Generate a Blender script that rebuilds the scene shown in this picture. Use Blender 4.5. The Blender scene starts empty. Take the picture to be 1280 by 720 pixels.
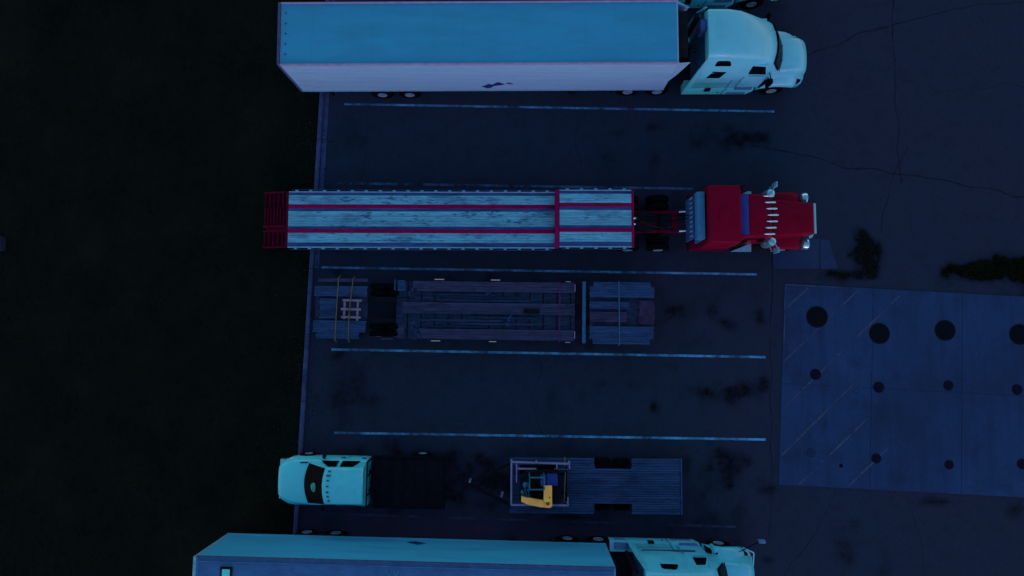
import bpy, bmesh, math, random
from mathutils import Vector, Matrix, noise
R = math.radians
random.seed(7)
scene = bpy.context.scene
COL = scene.collection

# ------------------------------------------------------------------ camera
cam_d = bpy.data.cameras.new('camera')
cam = bpy.data.objects.new('camera', cam_d)
COL.objects.link(cam)
cam.location = (0, 0, 30.674)
cam.rotation_mode = 'XYZ'
cam.rotation_euler = (0.06857, 0.010247, 0)
cam_d.sensor_width = 36.0
cam_d.lens = 36.0 * 844.9 / 1280.0
cam_d.clip_start = 0.1
cam_d.clip_end = 6000
scene.camera = cam

# ------------------------------------------------------------------ light
SUN_EL, SUN_AZ = 13.0, 172.0          # degrees; azimuth clockwise from +Y (north, top of the picture)
SKY_STRENGTH = 0.15
w = bpy.data.worlds.new('World')
scene.world = w
w.use_nodes = True
nt = w.node_tree
nt.nodes.clear()
sky = nt.nodes.new('ShaderNodeTexSky')
sky.sky_type = 'NISHITA'
sky.sun_disc = False
sky.sun_elevation = R(SUN_EL)
sky.sun_rotation = R(SUN_AZ)
sky.ozone_density = 6.0
sky.dust_density = 0.0
tint = nt.nodes.new('ShaderNodeMix')
tint.data_type = 'RGBA'
tint.blend_type = 'MULTIPLY'
tint.inputs[0].default_value = 1.0
tint.inputs[7].default_value = (3.3, 1.30, 0.74, 1)
bg = nt.nodes.new('ShaderNodeBackground')
bg.inputs[1].default_value = SKY_STRENGTH
wo = nt.nodes.new('ShaderNodeOutputWorld')
nt.links.new(sky.outputs[0], tint.inputs[6])
nt.links.new(tint.outputs[2], bg.inputs[0])
nt.links.new(bg.outputs[0], wo.inputs[0])

sun_d = bpy.data.lights.new('sun', 'SUN')
sun_d.energy = 0.46
sun_d.angle = R(14)
sun_d.color = (1.0, 0.08, 0.50)
sun = bpy.data.objects.new('sun', sun_d)
COL.objects.link(sun)
sd = Vector((math.sin(R(SUN_AZ)) * math.cos(R(SUN_EL)), math.cos(R(SUN_AZ)) * math.cos(R(SUN_EL)), math.sin(R(SUN_EL))))
sun.rotation_euler = sd.to_track_quat('Z', 'Y').to_euler()
sun.location = sd * 60

scene.view_settings.view_transform = 'Standard'
scene.view_settings.look = 'None'
scene.view_settings.exposure = 0.78
scene.view_settings.gamma = 1.0

# ------------------------------------------------------------------ materials
MATS = {}
COOL = 0.60      # cold dusk cast put into the base colours: red scaled down unless warm
def cool(c, warm=False): return c if warm or c is None else (c[0] * COOL, c[1], c[2])
def mat(name, base, rough=0.6, metal=0.0, spec=0.3, var=0.18, scale=3.0, stretch=(1, 1, 1), dirt=None, dirt_amt=0.0,
        dirt_scale=1.2, bump=0.0, bump_scale=30.0, coat=0.0, ribs=None, warm=False):
    """Principled paint/metal/wood with soft tone variation, a grime layer and optional fine bump."""
    base, dirt = cool(base, warm), cool(dirt, warm)
    m = bpy.data.materials.new(name)
    m.use_nodes = True
    t = m.node_tree
    N, L = t.nodes, t.links
    p = N['Principled BSDF']
    p.inputs['Roughness'].default_value = rough
    p.inputs['Metallic'].default_value = metal
    p.inputs['Specular IOR Level'].default_value = spec
    p.inputs['Coat Weight'].default_value = coat
    p.inputs['Coat Roughness'].default_value = 0.15
    tc = N.new('ShaderNodeTexCoord')
    mp = N.new('ShaderNodeMapping')
    mp.inputs['Scale'].default_value = stretch
    L.new(tc.outputs['Object'], mp.inputs[0])
    nz = N.new('ShaderNodeTexNoise')
    nz.inputs['Scale'].default_value = scale
    nz.inputs['Detail'].default_value = 8
    nz.inputs['Roughness'].default_value = 0.65
    L.new(mp.outputs[0], nz.inputs[0])
    r = N.new('ShaderNodeMapRange')
    r.inputs['From Min'].default_value = 0.3
    r.inputs['From Max'].default_value = 0.7
    r.inputs['To Min'].default_value = 1 - var
    r.inputs['To Max'].default_value = 1 + var
    L.new(nz.outputs[0], r.inputs[0])
    mul = N.new('ShaderNodeMix'); mul.data_type = 'RGBA'; mul.blend_type = 'MULTIPLY'
    mul.inputs[0].default_value = 1
    mul.inputs[6].default_value = (*base, 1)
    L.new(r.outputs[0], mul.inputs[7])
    out = mul.outputs[2]
    if dirt:
        n2 = N.new('ShaderNodeTexNoise')
        n2.inputs['Scale'].default_value = dirt_scale
        n2.inputs['Detail'].default_value = 10
        n2.inputs['Roughness'].default_value = 0.7
        L.new(mp.outputs[0], n2.inputs[0])
        r2 = N.new('ShaderNodeMapRange')
        r2.inputs['From Min'].default_value = 0.50
        r2.inputs['From Max'].default_value = 0.74
        r2.inputs['To Max'].default_value = dirt_amt
        L.new(n2.outputs[0], r2.inputs[0])
        mx = N.new('ShaderNodeMix'); mx.data_type = 'RGBA'
        L.new(r2.outputs[0], mx.inputs[0])
        L.new(out, mx.inputs[6])
        mx.inputs[7].default_value = (*dirt, 1)
        out = mx.outputs[2]
    if ribs:                      # fine corrugation along one axis, as real surface relief
        axis, pitch, amt = ribs
        sx = N.new('ShaderNodeSeparateXYZ'); L.new(tc.outputs['Object'], sx.inputs[0])
        mm = N.new('ShaderNodeMath'); mm.operation = 'MULTIPLY'; mm.inputs[1].default_value = 2 * math.pi / pitch
        L.new(sx.outputs['XYZ'.index(axis)], mm.inputs[0])
        sn = N.new('ShaderNodeMath'); sn.operation = 'SINE'; L.new(mm.outputs[0], sn.inputs[0])
        b2 = N.new('ShaderNodeBump'); b2.inputs['Strength'].default_value = amt; b2.inputs['Distance'].default_value = 0.01
        L.new(sn.outputs[0], b2.inputs['Height']); L.new(b2.outputs[0], p.inputs['Normal'])
    L.new(out, p.inputs['Base Color'])
    if bump:
        n3 = N.new('ShaderNodeTexNoise'); n3.inputs['Scale'].default_value = bump_scale; n3.inputs['Detail'].default_value = 6
        L.new(mp.outputs[0], n3.inputs[0])
        b = N.new('ShaderNodeBump'); b.inputs['Strength'].default_value = bump; b.inputs['Distance'].default_value = 0.02
        L.new(n3.outputs[0], b.inputs['Height']); L.new(b.outputs[0], p.inputs['Normal'])
    MATS[name] = m
    return m

def planks_mat(name, base, dark, width, axis='Y', stain=0.5, rough=0.9, spec=0.05, wearscale=0.8, contrast=0.34):
    """Weathered boards: every board of its own tone, grain along the board, dark oil stains and splits."""
    base, dark = cool(base), cool(dark)
    m = bpy.data.materials.new(name); m.use_nodes = True
    t = m.node_tree; N, L = t.nodes, t.links
    p = N['Principled BSDF']
    p.inputs['Roughness'].default_value = rough
    p.inputs['Specular IOR Level'].default_value = spec
    tc = N.new('ShaderNodeTexCoord')
    sx = N.new('ShaderNodeSeparateXYZ'); L.new(tc.outputs['Object'], sx.inputs[0])
    dv = N.new('ShaderNodeMath'); dv.operation = 'DIVIDE'; dv.inputs[1].default_value = width
    L.new(sx.outputs['XYZ'.index(axis)], dv.inputs[0])
    fl = N.new('ShaderNodeMath'); fl.operation = 'FLOOR'; L.new(dv.outputs[0], fl.inputs[0])
    wn = N.new('ShaderNodeTexWhiteNoise'); wn.noise_dimensions = '1D'; L.new(fl.outputs[0], wn.inputs['W'])
    mp = N.new('ShaderNodeMapping')
    mp.inputs['Scale'].default_value = (0.5, 12, 1) if axis == 'Y' else (12, 0.5, 1)
    L.new(tc.outputs['Object'], mp.inputs[0])
    gr = N.new('ShaderNodeTexNoise'); gr.inputs['Scale'].default_value = 3; gr.inputs['Detail'].default_value = 9
    gr.inputs['Roughness'].default_value = 0.7
    L.new(mp.outputs[0], gr.inputs[0])
    a = N.new('ShaderNodeMath'); a.operation = 'MULTIPLY_ADD'; a.inputs[1].default_value = 0.22; a.inputs[2].default_value = 0.62
    L.new(wn.outputs[0], a.inputs[0])
    g2 = N.new('ShaderNodeMapRange'); g2.inputs['From Min'].default_value = 0.3; g2.inputs['From Max'].default_value = 0.7
    g2.inputs['To Min'].default_value = 1 - contrast; g2.inputs['To Max'].default_value = 1 + contrast
    L.new(gr.outputs[0], g2.inputs[0])
    mu = N.new('ShaderNodeMath'); mu.operation = 'MULTIPLY'; L.new(a.outputs[0], mu.inputs[0]); L.new(g2.outputs[0], mu.inputs[1])
    mul = N.new('ShaderNodeMix'); mul.data_type = 'RGBA'; mul.blend_type = 'MULTIPLY'; mul.inputs[0].default_value = 1
    mul.inputs[6].default_value = (*[c * 1.3 for c in base], 1); L.new(mu.outputs[0], mul.inputs[7])
    st = N.new('ShaderNodeTexNoise'); st.inputs['Scale'].default_value = wearscale; st.inputs['Detail'].default_value = 12
    st.inputs['Roughness'].default_value = 0.75
    mp2 = N.new('ShaderNodeMapping'); mp2.inputs['Scale'].default_value = (0.7, 2.2, 1) if axis == 'Y' else (2.2, 0.7, 1)
    L.new(tc.outputs['Object'], mp2.inputs[0]); L.new(mp2.outputs[0], st.inputs[0])
    r2 = N.new('ShaderNodeMapRange'); r2.inputs['From Min'].default_value = 0.50; r2.inputs['From Max'].default_value = 0.73
    r2.inputs['To Max'].default_value = stain
    L.new(st.outputs[0], r2.inputs[0])
    mx = N.new('ShaderNodeMix'); mx.data_type = 'RGBA'; L.new(r2.outputs[0], mx.inputs[0])
    L.new(mul.outputs[2], mx.inputs[6]); mx.inputs[7].default_value = (*dark, 1)
    L.new(mx.outputs[2], p.inputs['Base Color'])
    b = N.new('ShaderNodeBump'); b.inputs['Strength'].default_value = 0.35; b.inputs['Distance'].default_value = 0.01
    L.new(gr.outputs[0], b.inputs['Height']); L.new(b.outputs[0], p.inputs['Normal'])
    MATS[name] = m
    return m

GRIME = (0.02, 0.04, 0.08)
WHITE = mat('white_truck_paint', (0.16, 0.62, 0.82), 0.32, spec=0.35, var=0.05, scale=0.9, dirt=(0.10, 0.36, 0.54), dirt_amt=0.4, dirt_scale=1.6, coat=0.1)
WHITE2 = mat('white_truck_paint_cold', (0.10, 0.57, 0.82), 0.32, spec=0.35, var=0.08, scale=0.9, dirt=(0.06, 0.28, 0.44), dirt_amt=0.5, dirt_scale=1.3, coat=0.1)
PICKW = mat('white_pickup_paint', (0.115, 0.76, 0.94), 0.28, spec=0.35, var=0.05, scale=0.8, dirt=(0.06, 0.34, 0.45), dirt_amt=0.35, dirt_scale=1.2, coat=0.15)
ROOF_A = mat('trailer_roof_skin', (0.032, 0.33, 0.58), 0.55, spec=0.2, var=0.10, scale=0.7, stretch=(0.35, 1.6, 1), dirt=(0.04, 0.22, 0.40), dirt_amt=0.55, dirt_scale=0.9)
SIDE_A = mat('ribbed_wall_sunset_tinted', (0.25, 0.46, 0.70), 0.45, spec=0.25, var=0.06, scale=0.7, stretch=(0.4, 1, 3), dirt=(0.16, 0.42, 0.66), dirt_amt=0.5, dirt_scale=0.9, ribs=('Z', 0.15, 0.5))  # redder than the roof: pink southern dusk light put into the wall colour
ROOF_B = mat('dusty_trailer_roof', (0.045, 0.15, 0.36), 0.7, spec=0.1, var=0.22, scale=1.4, stretch=(0.7, 1.6, 1), dirt=(0.03, 0.07, 0.22), dirt_amt=0.8, dirt_scale=1.5)
SIDE_B = mat('smooth_trailer_wall', (0.05, 0.37, 0.66), 0.45, spec=0.25, var=0.08, scale=0.6, stretch=(0.4, 1, 2), dirt=(0.03, 0.22, 0.5), dirt_amt=0.6, dirt_scale=0.7)
RAIL = mat('pale_pink_rail', (0.34, 0.26, 0.50), 0.5, spec=0.2, var=0.2)
RAILB = mat('blue_grey_rail', (0.05, 0.08, 0.20), 0.5, spec=0.2, var=0.3)
ALU = mat('bare_aluminium', (0.20, 0.42, 0.62), 0.45, metal=0.2, spec=0.4, var=0.2, scale=6)
CHROME = mat('chrome', (0.45, 0.80, 0.95), 0.18, metal=0.75, spec=0.5, var=0.05)
STEEL = mat('dark_chassis_steel', (0.008, 0.010, 0.016), 0.8, spec=0.05, var=0.4, scale=4)
BLACK = mat('black_rubber', (0.0035, 0.0045, 0.006), 0.95, spec=0.02, var=0.3, scale=8)
RIM = mat('pale_wheel_rim', (0.20, 0.30, 0.46), 0.5, metal=0.2, spec=0.4, var=0.15, scale=7, dirt=GRIME, dirt_amt=0.6, dirt_scale=5)
GLASS = mat('tinted_glass', (0.003, 0.004, 0.007), 0.35, spec=0.03, var=0.1)
GAP = mat('black_seam', (0.004, 0.008, 0.016), 0.9, spec=0.02, var=0.1)
GRIL = mat('grey_blue_grille', (0.08, 0.19, 0.42), 0.6, spec=0.2, var=0.3, scale=12)
BED = mat('black_steel_bed', (0.0060, 0.0085, 0.015), 0.85, spec=0.03, var=0.4, scale=3)
SEAM = mat('dark_panel_gap', (0.03, 0.12, 0.22), 0.8, spec=0.05, var=0.2)  # dark joint lines on doors and body
BACKW = mat('shaded_back_panel', (0.02, 0.07, 0.16), 0.8, spec=0.05, var=0.3)  # rear wall's shade painted in, since it faces away from the light
LAMP = mat('clear_headlight_lens', (0.25, 0.45, 0.62), 0.2, spec=0.5, var=0.2, scale=10)
RED = mat('red_truck_paint', (0.225, 0.002, 0.024), 0.33, spec=0.04, var=0.12, scale=1.2, dirt=(0.16, 0.001, 0.02), dirt_amt=0.45, dirt_scale=1.8)
RED_D = mat('magenta_red_trailer_steel', (0.30, 0.003, 0.08), 0.6, spec=0.05, var=0.22, scale=3, dirt=(0.14, 0.004, 0.06), dirt_amt=0.7, dirt_scale=1.7)
RED_F = mat('dull_red_frame_steel', (0.11, 0.002, 0.024), 0.7, spec=0.04, var=0.35, scale=4, dirt=(0.02, 0.002, 0.01), dirt_amt=0.85, dirt_scale=2.2)
WOOD = planks_mat('weathered_pale_boards', (0.17, 0.48, 0.70), (0.04, 0.08, 0.20), 0.112, stain=1.0, contrast=0.5)
STRIP = mat('dark_blue_deck_steel', (0.045, 0.085, 0.27), 0.8, spec=0.05, var=0.4, scale=2.5, stretch=(0.5, 3, 1), dirt=(0.01, 0.012, 0.05), dirt_amt=0.8, dirt_scale=1.1)
DWOOD = planks_mat('old_dark_boards', (0.052, 0.052, 0.125), (0.012, 0.014, 0.035), 0.11, stain=1.0, contrast=0.55, wearscale=1.3)
DWOOD2 = planks_mat('old_blue_boards', (0.032, 0.070, 0.185), (0.010, 0.016, 0.05), 0.11, stain=1.0, contrast=0.5, wearscale=1.2)
DWELL = mat('dark_well_floor', (0.024, 0.036, 0.088), 0.9, spec=0.03, var=0.6, scale=5, stretch=(0.6, 2, 1), dirt=(0.02, 0.035, 0.10), dirt_amt=0.8, dirt_scale=2.4)
EQWOOD = planks_mat('grey_blue_boards', (0.034, 0.070, 0.185), (0.010, 0.016, 0.04), 0.11, stain=0.9, contrast=0.5, wearscale=0.9)
TAN = mat('bare_lumber', (0.17, 0.17, 0.27), 0.9, spec=0.03, var=0.25, scale=6, warm=True)
YSTRAP = mat('yellow_webbing', (0.10, 0.12, 0.055), 0.9, spec=0.02, var=0.35, scale=9, warm=True)
PSTRAP = mat('purple_webbing', (0.12, 0.025, 0.17), 0.9, spec=0.02, var=0.35, scale=9)
BSTRAP = mat('pale_blue_webbing', (0.06, 0.14, 0.30), 0.9, spec=0.02, var=0.35, scale=9)
REFL = mat('pale_reflector', (0.42, 0.45, 0.40), 0.5, spec=0.3, var=0.1, warm=True)
YELLOW = mat('yellow_machine_paint', (1.0, 0.64, 0.14), 0.55, warm=True, spec=0.1, var=0.12, scale=3, dirt=(0.7, 0.40, 0.04), dirt_amt=0.4, dirt_scale=2.5)
BLUEP = mat('deep_blue_panel', (0.02, 0.045, 0.27), 0.45, spec=0.1, var=0.15)
TEALM = mat('teal_machine_metal', (0.02, 0.15, 0.28), 0.5, spec=0.2, var=0.35, scale=8)
LAVR = mat('pale_lavender_rail', (0.34, 0.25, 0.50), 0.55, spec=0.2, var=0.2, scale=5)
KERB = mat('kerb_concrete', (0.060, 0.080, 0.21), 0.95, spec=0.02, var=0.3, scale=3, dirt=(0.012, 0.016, 0.03), dirt_amt=0.7, dirt_scale=1.2, bump=0.3)

# ------------------------------------------------------------------ mesh helpers
class MB:
    def __init__(s): s.bm = bmesh.new()
    def face(s, vs):
        try: return s.bm.faces.new(vs)
        except ValueError: return None
    def box(s, x0, x1, y0, y1, z0, z1, bev=0.0, M=None):
        vs = [s.bm.verts.new((x, y, z)) for x in (x0, x1) for y in (y0, y1) for z in (z0, z1)]
        fs = [(0, 1, 3, 2), (4, 6, 7, 5), (0, 4, 5, 1), (2, 3, 7, 6), (0, 2, 6, 4), (1, 5, 7, 3)]
        F = [s.bm.faces.new([vs[i] for i in f]) for f in fs]
        if bev:
            es = list({e for f in F for e in f.edges})
            r = bmesh.ops.bevel(s.bm, geom=es, offset=bev, segments=2, affect='EDGES', profile=0.6)
            vs = list({v for f in r['faces'] for v in f.verts} | {v for v in vs if v.is_valid})
        if M is not None:
            for v in vs: v.co = M @ v.co
        return s
    def bar(s, a, b, w, h=None, bev=0.0):
        a, b = Vector(a), Vector(b); h = h or w
        d = (b - a); L = d.length
        q = d.to_track_quat('X', 'Z').to_matrix().to_4x4()
        M = Matrix.Translation(a) @ q
        return s.box(0, L, -w / 2, w / 2, -h / 2, h / 2, bev, M)
    def cyl(s, a, b, r, n=16, r2=None, cap=True):
        a, b = Vector(a), Vector(b); r2 = r if r2 is None else r2
        q = (b - a).to_track_quat('Z', 'Y')
        A = [s.bm.verts.new(a + q @ Vector((r * math.cos(2 * math.pi * i / n), r * math.sin(2 * math.pi * i / n), 0))) for i in range(n)]
        B = [s.bm.verts.new(b + q @ Vector((r2 * math.cos(2 * math.pi * i / n), r2 * math.sin(2 * math.pi * i / n), 0))) for i in range(n)]
        for i in range(n): s.face((A[i], A[(i + 1) % n], B[(i + 1) % n], B[i]))
        if cap: s.face(A[::-1]); s.face(B)
        return s
    def lathe(s, c, axis, prof, n=24):
        """prof: (radius, offset along axis)"""
        c = Vector(c); q = Vector(axis).to_track_quat('Z', 'Y')
        rings = []
        for r, o in prof:
            if r < 1e-4: rings.append([s.bm.verts.new(c + q @ Vector((0, 0, o)))])
            else: rings.append([s.bm.verts.new(c + q @ Vector((r * math.cos(2 * math.pi * i / n), r * math.sin(2 * math.pi * i / n), o))) for i in range(n)])
        for A, B in zip(rings, rings[1:]):
            for i in range(n):
                j = (i + 1) % n
                if len(A) == 1: s.face((A[0], B[i], B[j]))
                elif len(B) == 1: s.face((A[i], A[j], B[0]))
                else: s.face((A[i], A[j], B[j], B[i]))
        return s
    def prism(s, poly, z0, z1):
        A = [s.bm.verts.new((x, y, z0)) for x, y in poly]
        B = [s.bm.verts.new((x, y, z1)) for x, y in poly]
        n = len(poly)
        for i in range(n): s.face((A[i], A[(i + 1) % n], B[(i + 1) % n], B[i]))
        s.face(A[::-1]); s.face(B)
        return s
    def panel(s, pts, t):
        """flat polygon in 3D thickened by t along its normal"""
        P = [Vector(p) for p in pts]
        n = (P[1] - P[0]).cross(P[2] - P[0]).normalized() * t
        A = [s.bm.verts.new(p) for p in P]; B = [s.bm.verts.new(p + n) for p in P]
        k = len(P)
        for i in range(k): s.face((A[i], A[(i + 1) % k], B[(i + 1) % k], B[i]))
        s.face(A[::-1]); s.face(B)
        return s
    def loft(s, rings, cap=True):
        VR = [[s.bm.verts.new(p) for p in r] for r in rings]
        n = len(VR[0])
        for A, B in zip(VR, VR[1:]):
            for i in range(n): s.face((A[i], A[(i + 1) % n], B[(i + 1) % n], B[i]))
        if cap: s.face(VR[0][::-1]); s.face(VR[-1])
        return s
    def sheet(s, poly, z):
        s.face([s.bm.verts.new((x, y, z)) for x, y in poly]); return s
    def build(s, name, m, parent=None, angle=35, sub=0):
        bmesh.ops.recalc_face_normals(s.bm, faces=s.bm.faces)
        for f in s.bm.faces: f.smooth = True
        me = bpy.data.meshes.new(name)
        s.bm.to_mesh(me); s.bm.free()
        me.set_sharp_from_angle(angle=R(angle))
        me.materials.append(m)
        o = bpy.data.objects.new(name, me)
        COL.objects.link(o)
        o.parent = parent
        if sub:
            md = o.modifiers.new('smooth', 'SUBSURF'); md.levels = md.render_levels = sub
        return o

def tag(o, label=None, cat=None, group=None, kind=None):
    if label: o['label'] = label
    if cat: o['category'] = cat
    if group: o['group'] = group
    if kind: o['kind'] = kind
    return o
def empty(name, loc, rz=0.0):
    o = bpy.data.objects.new(name, None); COL.objects.link(o)
    o.location = loc; o.rotation_euler = (0, 0, rz); o.empty_display_size = 0.3
    return o
def kids(o): return [c for c in bpy.data.objects if c.parent == o]
def copy_tree(o, parent=None):
    c = o.copy(); COL.objects.link(c); c.parent = parent
    for ch in kids(o): copy_tree(ch, c)
    return c
def half(hb, ht, z0, z1, r, crown=0.0, zb=None, n=4):
    """closed cross-section (y,z): straight flanks leaning from hb (at belt zb) to ht, rounded shoulders, crowned top"""
    zb = z0 + 0.3 * (z1 - z0) if zb is None else zb
    pts = [(hb * 0.97, z0), (hb, z0 + 0.05), (hb, zb)]
    cy, cz = ht - r, z1 - r
    for i in range(n + 1):
        a = math.pi / 2 * i / n
        pts.append((cy + r * math.cos(a), cz + r * math.sin(a)))
    pts.append(((ht - r) * 0.5, z1 + crown * 0.75)); 
    right = pts
    left = [(-y, z) for y, z in reversed(pts)]
    return right + [(0, z1 + crown)] + left
def ring(x, prof, yc=0.0): return [(x, y + yc, z) for y, z in prof]

def wheel(parent, x, y, z, r, wdt, side, dual=False, rimm=None):
    """tyre (wheel) with its rim as sub-part; side=+1/-1 is the outer side along y"""
    m = MB(); s = side
    prof = [(r * 0.44, 0.01), (r * 0.60, 0.0), (r * 0.82, 0.0), (r * 0.94, 0.02), (r, 0.05), (r, wdt - 0.05), (r * 0.94, wdt - 0.02), (r * 0.46, wdt)]
    m.lathe((x, y, z), (0, -s, 0), prof, 28)
    if dual: m.lathe((x, y - s * (wdt + 0.06), z), (0, -s, 0), prof, 28)
    t = m.build('wheel', BLACK, parent)
    k = MB()
    k.lathe((x, y, z), (0, -s, 0), [(0, -0.01), (r * 0.14, -0.012), (r * 0.15, 0.02), (r * 0.26, 0.035), (r * 0.38, 0.01), (r * 0.43, -0.006), (r * 0.46, 0.02), (r * 0.46, wdt * 0.9)], 24)
    for i in range(8):
        a = i * math.pi / 4
        k.cyl((x + r * 0.22 * math.cos(a), y + s * 0.01, z + r * 0.22 * math.sin(a)), (x + r * 0.22 * math.cos(a), y - s * 0.04, z + r * 0.22 * math.sin(a)), 0.014, 6)
    k.build('rim', rimm or RIM, t)
    return t

# ------------------------------------------------------------------ ground, asphalt, kerb, pad
def ground_material(name, base, dark, light, spec=0.04, attr=None, scale=2.0, coarse=0.25, bump=0.4, damt=0.6, streak=False):
    base, dark, light = cool(base), cool(dark), cool(light)
    m = bpy.data.materials.new(name); m.use_nodes = True
    t = m.node_tree; N, L = t.nodes, t.links
    p = N['Principled BSDF']; p.inputs['Roughness'].default_value = 0.95; p.inputs['Specular IOR Level'].default_value = spec
    tc = N.new('ShaderNodeTexCoord')
    def nz(sc, det=10, ro=0.65, vec=None):
        n = N.new('ShaderNodeTexNoise'); n.inputs['Scale'].default_value = sc; n.inputs['Detail'].default_value = det
        n.inputs['Roughness'].default_value = ro; L.new(vec or tc.outputs['Object'], n.inputs[0]); return n.outputs[0]
    def rng(src, a, b, c, d):
        r = N.new('ShaderNodeMapRange'); r.inputs['From Min'].default_value = a; r.inputs['From Max'].default_value = b
        r.inputs['To Min'].default_value = c; r.inputs['To Max'].default_value = d; L.new(src, r.inputs[0]); return r.outputs[0]
    def mix(f, a, b, bt='MIX'):
        x = N.new('ShaderNodeMix'); x.data_type = 'RGBA'; x.blend_type = bt
        if isinstance(f, float): x.inputs[0].default_value = f
        else: L.new(f, x.inputs[0])
        for i, v in ((6, a), (7, b)):
            if isinstance(v, tuple): x.inputs[i].default_value = (*v, 1)
            else: L.new(v, x.inputs[i])
        return x.outputs[2]
    c = mix(rng(nz(coarse), 0.38, 0.64, 0, 1), base, light)
    c = mix(rng(nz(scale), 0.5, 0.72, 0, damt), c, dark)
    if streak:     # rubbed traffic streaks running across the slab
        ms = N.new('ShaderNodeMapping'); ms.inputs['Scale'].default_value = (1.6, 0.16, 1); ms.inputs['Rotation'].default_value = (0, 0, 0.12)
        L.new(tc.outputs['Object'], ms.inputs[0])
        c = mix(rng(nz(1.4, 9, 0.6, ms.outputs[0]), 0.48, 0.72, 0, 0.6), c, dark)
        c = mix(rng(nz(3.1, 9, 0.7, ms.outputs[0]), 0.60, 0.75, 0, 0.35), c, tuple(v * 1.5 for v in base))
    g = N.new('ShaderNodeTexVoronoi'); g.inputs['Scale'].default_value = 38; L.new(tc.outputs['Object'], g.inputs[0])
    c = mix(0.55, c, mix(1.0, c, rng(g.outputs['Distance'], 0, 0.8, 0.6, 1.9), 'MULTIPLY'))
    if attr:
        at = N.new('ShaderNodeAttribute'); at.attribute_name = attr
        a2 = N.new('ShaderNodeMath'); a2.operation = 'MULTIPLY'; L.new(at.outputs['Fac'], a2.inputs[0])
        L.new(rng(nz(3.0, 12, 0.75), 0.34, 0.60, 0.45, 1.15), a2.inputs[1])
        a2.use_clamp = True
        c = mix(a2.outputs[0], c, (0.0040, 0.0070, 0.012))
    L.new(c, p.inputs['Base Color'])
    b = N.new('ShaderNodeBump'); b.inputs['Strength'].default_value = bump; b.inputs['Distance'].default_value = 0.02
    L.new(nz(60, 4), b.inputs['Height']); L.new(b.outputs[0], p.inputs['Normal'])
    return m

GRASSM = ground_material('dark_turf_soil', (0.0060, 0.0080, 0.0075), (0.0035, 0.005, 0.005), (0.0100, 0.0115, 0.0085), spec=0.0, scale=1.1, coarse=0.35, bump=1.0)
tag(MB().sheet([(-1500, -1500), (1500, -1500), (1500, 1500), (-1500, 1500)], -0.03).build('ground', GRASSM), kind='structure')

KX = [(-9.14, 11.14), (-9.37, 6.55), (-9.58, 2.85), (-9.83, -5.09), (-9.93, -7.91)]
def kerb_x(y):
    return -9.60 + 0.0400 * (y - 2.0)
# asphalt sheet, fine near the lot so that oil and dirt stains and the painted shade under vehicles keep their shape
STAINS_AND_SHADE = [(15.45, 3.75, 0.80, 0.95, 1.3), (14.7, 2.74, 1.5, 0.38, 1.4), (15.9, 3.2, 0.8, 0.7, 1.1), (16.3, 3.9, 0.5, 0.8, 0.5), (20.8, 2.85, 2.0, 0.50, 1.7), (22.8, 2.85, 2.0, 0.90, 1.9),
          (9.6, 8.95, 1.9, 0.55, 1.05), (11.0, 9.1, 0.5, 0.3, 0.7), (6.2, 9.6, 0.7, 0.35, 0.6), (4.6, 9.2, 0.5, 0.3, 0.6), (3.9, 8.2, 0.5, 0.3, 0.6), (6.2, 8.0, 0.3, 0.5, 0.5),
          (6.05, -3.20, 0.30, 0.42, 1.1), (9.6, -2.6, 1.7, 0.55, 1.1), (8.2, -2.6, 0.5, 0.25, 0.6), (9.3, -6.1, 1.2, 1.1, 1.0), (8.6, -5.6, 0.5, 0.4, 0.6), (10.9, 0.9, 0.28, 0.4, 0.8),
          (11.0, -2.1, 0.3, 0.5, 0.7), (11.3, -6.9, 0.6, 0.35, 0.9), (3.7, -2.2, 0.5, 0.25, 0.45), (5.0, -2.3, 0.2, 0.2, 0.5), (2.9, -2.8, 0.3, 0.5, 0.4), (-7.6, -2.6, 1.4, 1.7, 0.55),
          (-8.2, 0.9, 1.4, 1.8, 0.6), (-7.9, 4.6, 1.0, 1.4, 0.35), (-8.0, 9.0, 0.8, 1.2, 0.4), (14.5, -9.3, 0.6, 1.0, 0.5), (18.6, -7.4, 0.9, 0.22, 0.8), (22.0, -7.6, 0.9, 0.4, 0.6), (10.9, -9.9, 0.3, 0.2, 0.9),
          (7.1, 1.0, 0.6, 0.5, 0.6), (8.7, 1.2, 0.8, 0.5, 0.5), (9.4, 0.4, 0.5, 0.3, 0.4), (16.2, -10.0, 0.5, 0.7, 0.5), (10.0, 5.8, 1.0, 0.9, 0.3), (1.5, -3.0, 0.5, 0.9, 0.35),
          (0.5, 1.0, 8.0, 1.9, 0.62), (6.0, 5.0, 4.0, 1.5, 0.35), (-6.5, -6.2, 3.2, 1.3, 0.75), (2.0, -6.7, 7.0, 1.6, 0.70), (7.4, -8.6, 4.2, 1.0, 0.35), (-3.5, -6.3, 3.0, 1.3, 0.6)]  # broad ellipses below the vehicles: their contact shade painted into the asphalt
def stain_shade_at(x, y):
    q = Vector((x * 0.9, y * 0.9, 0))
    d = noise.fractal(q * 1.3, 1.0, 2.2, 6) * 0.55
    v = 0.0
    for sx, sy, a, b, k in STAINS_AND_SHADE:
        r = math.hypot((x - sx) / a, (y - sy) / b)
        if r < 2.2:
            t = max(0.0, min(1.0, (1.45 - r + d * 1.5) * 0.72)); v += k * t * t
    return min(1.0, v * 1.3)
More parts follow.
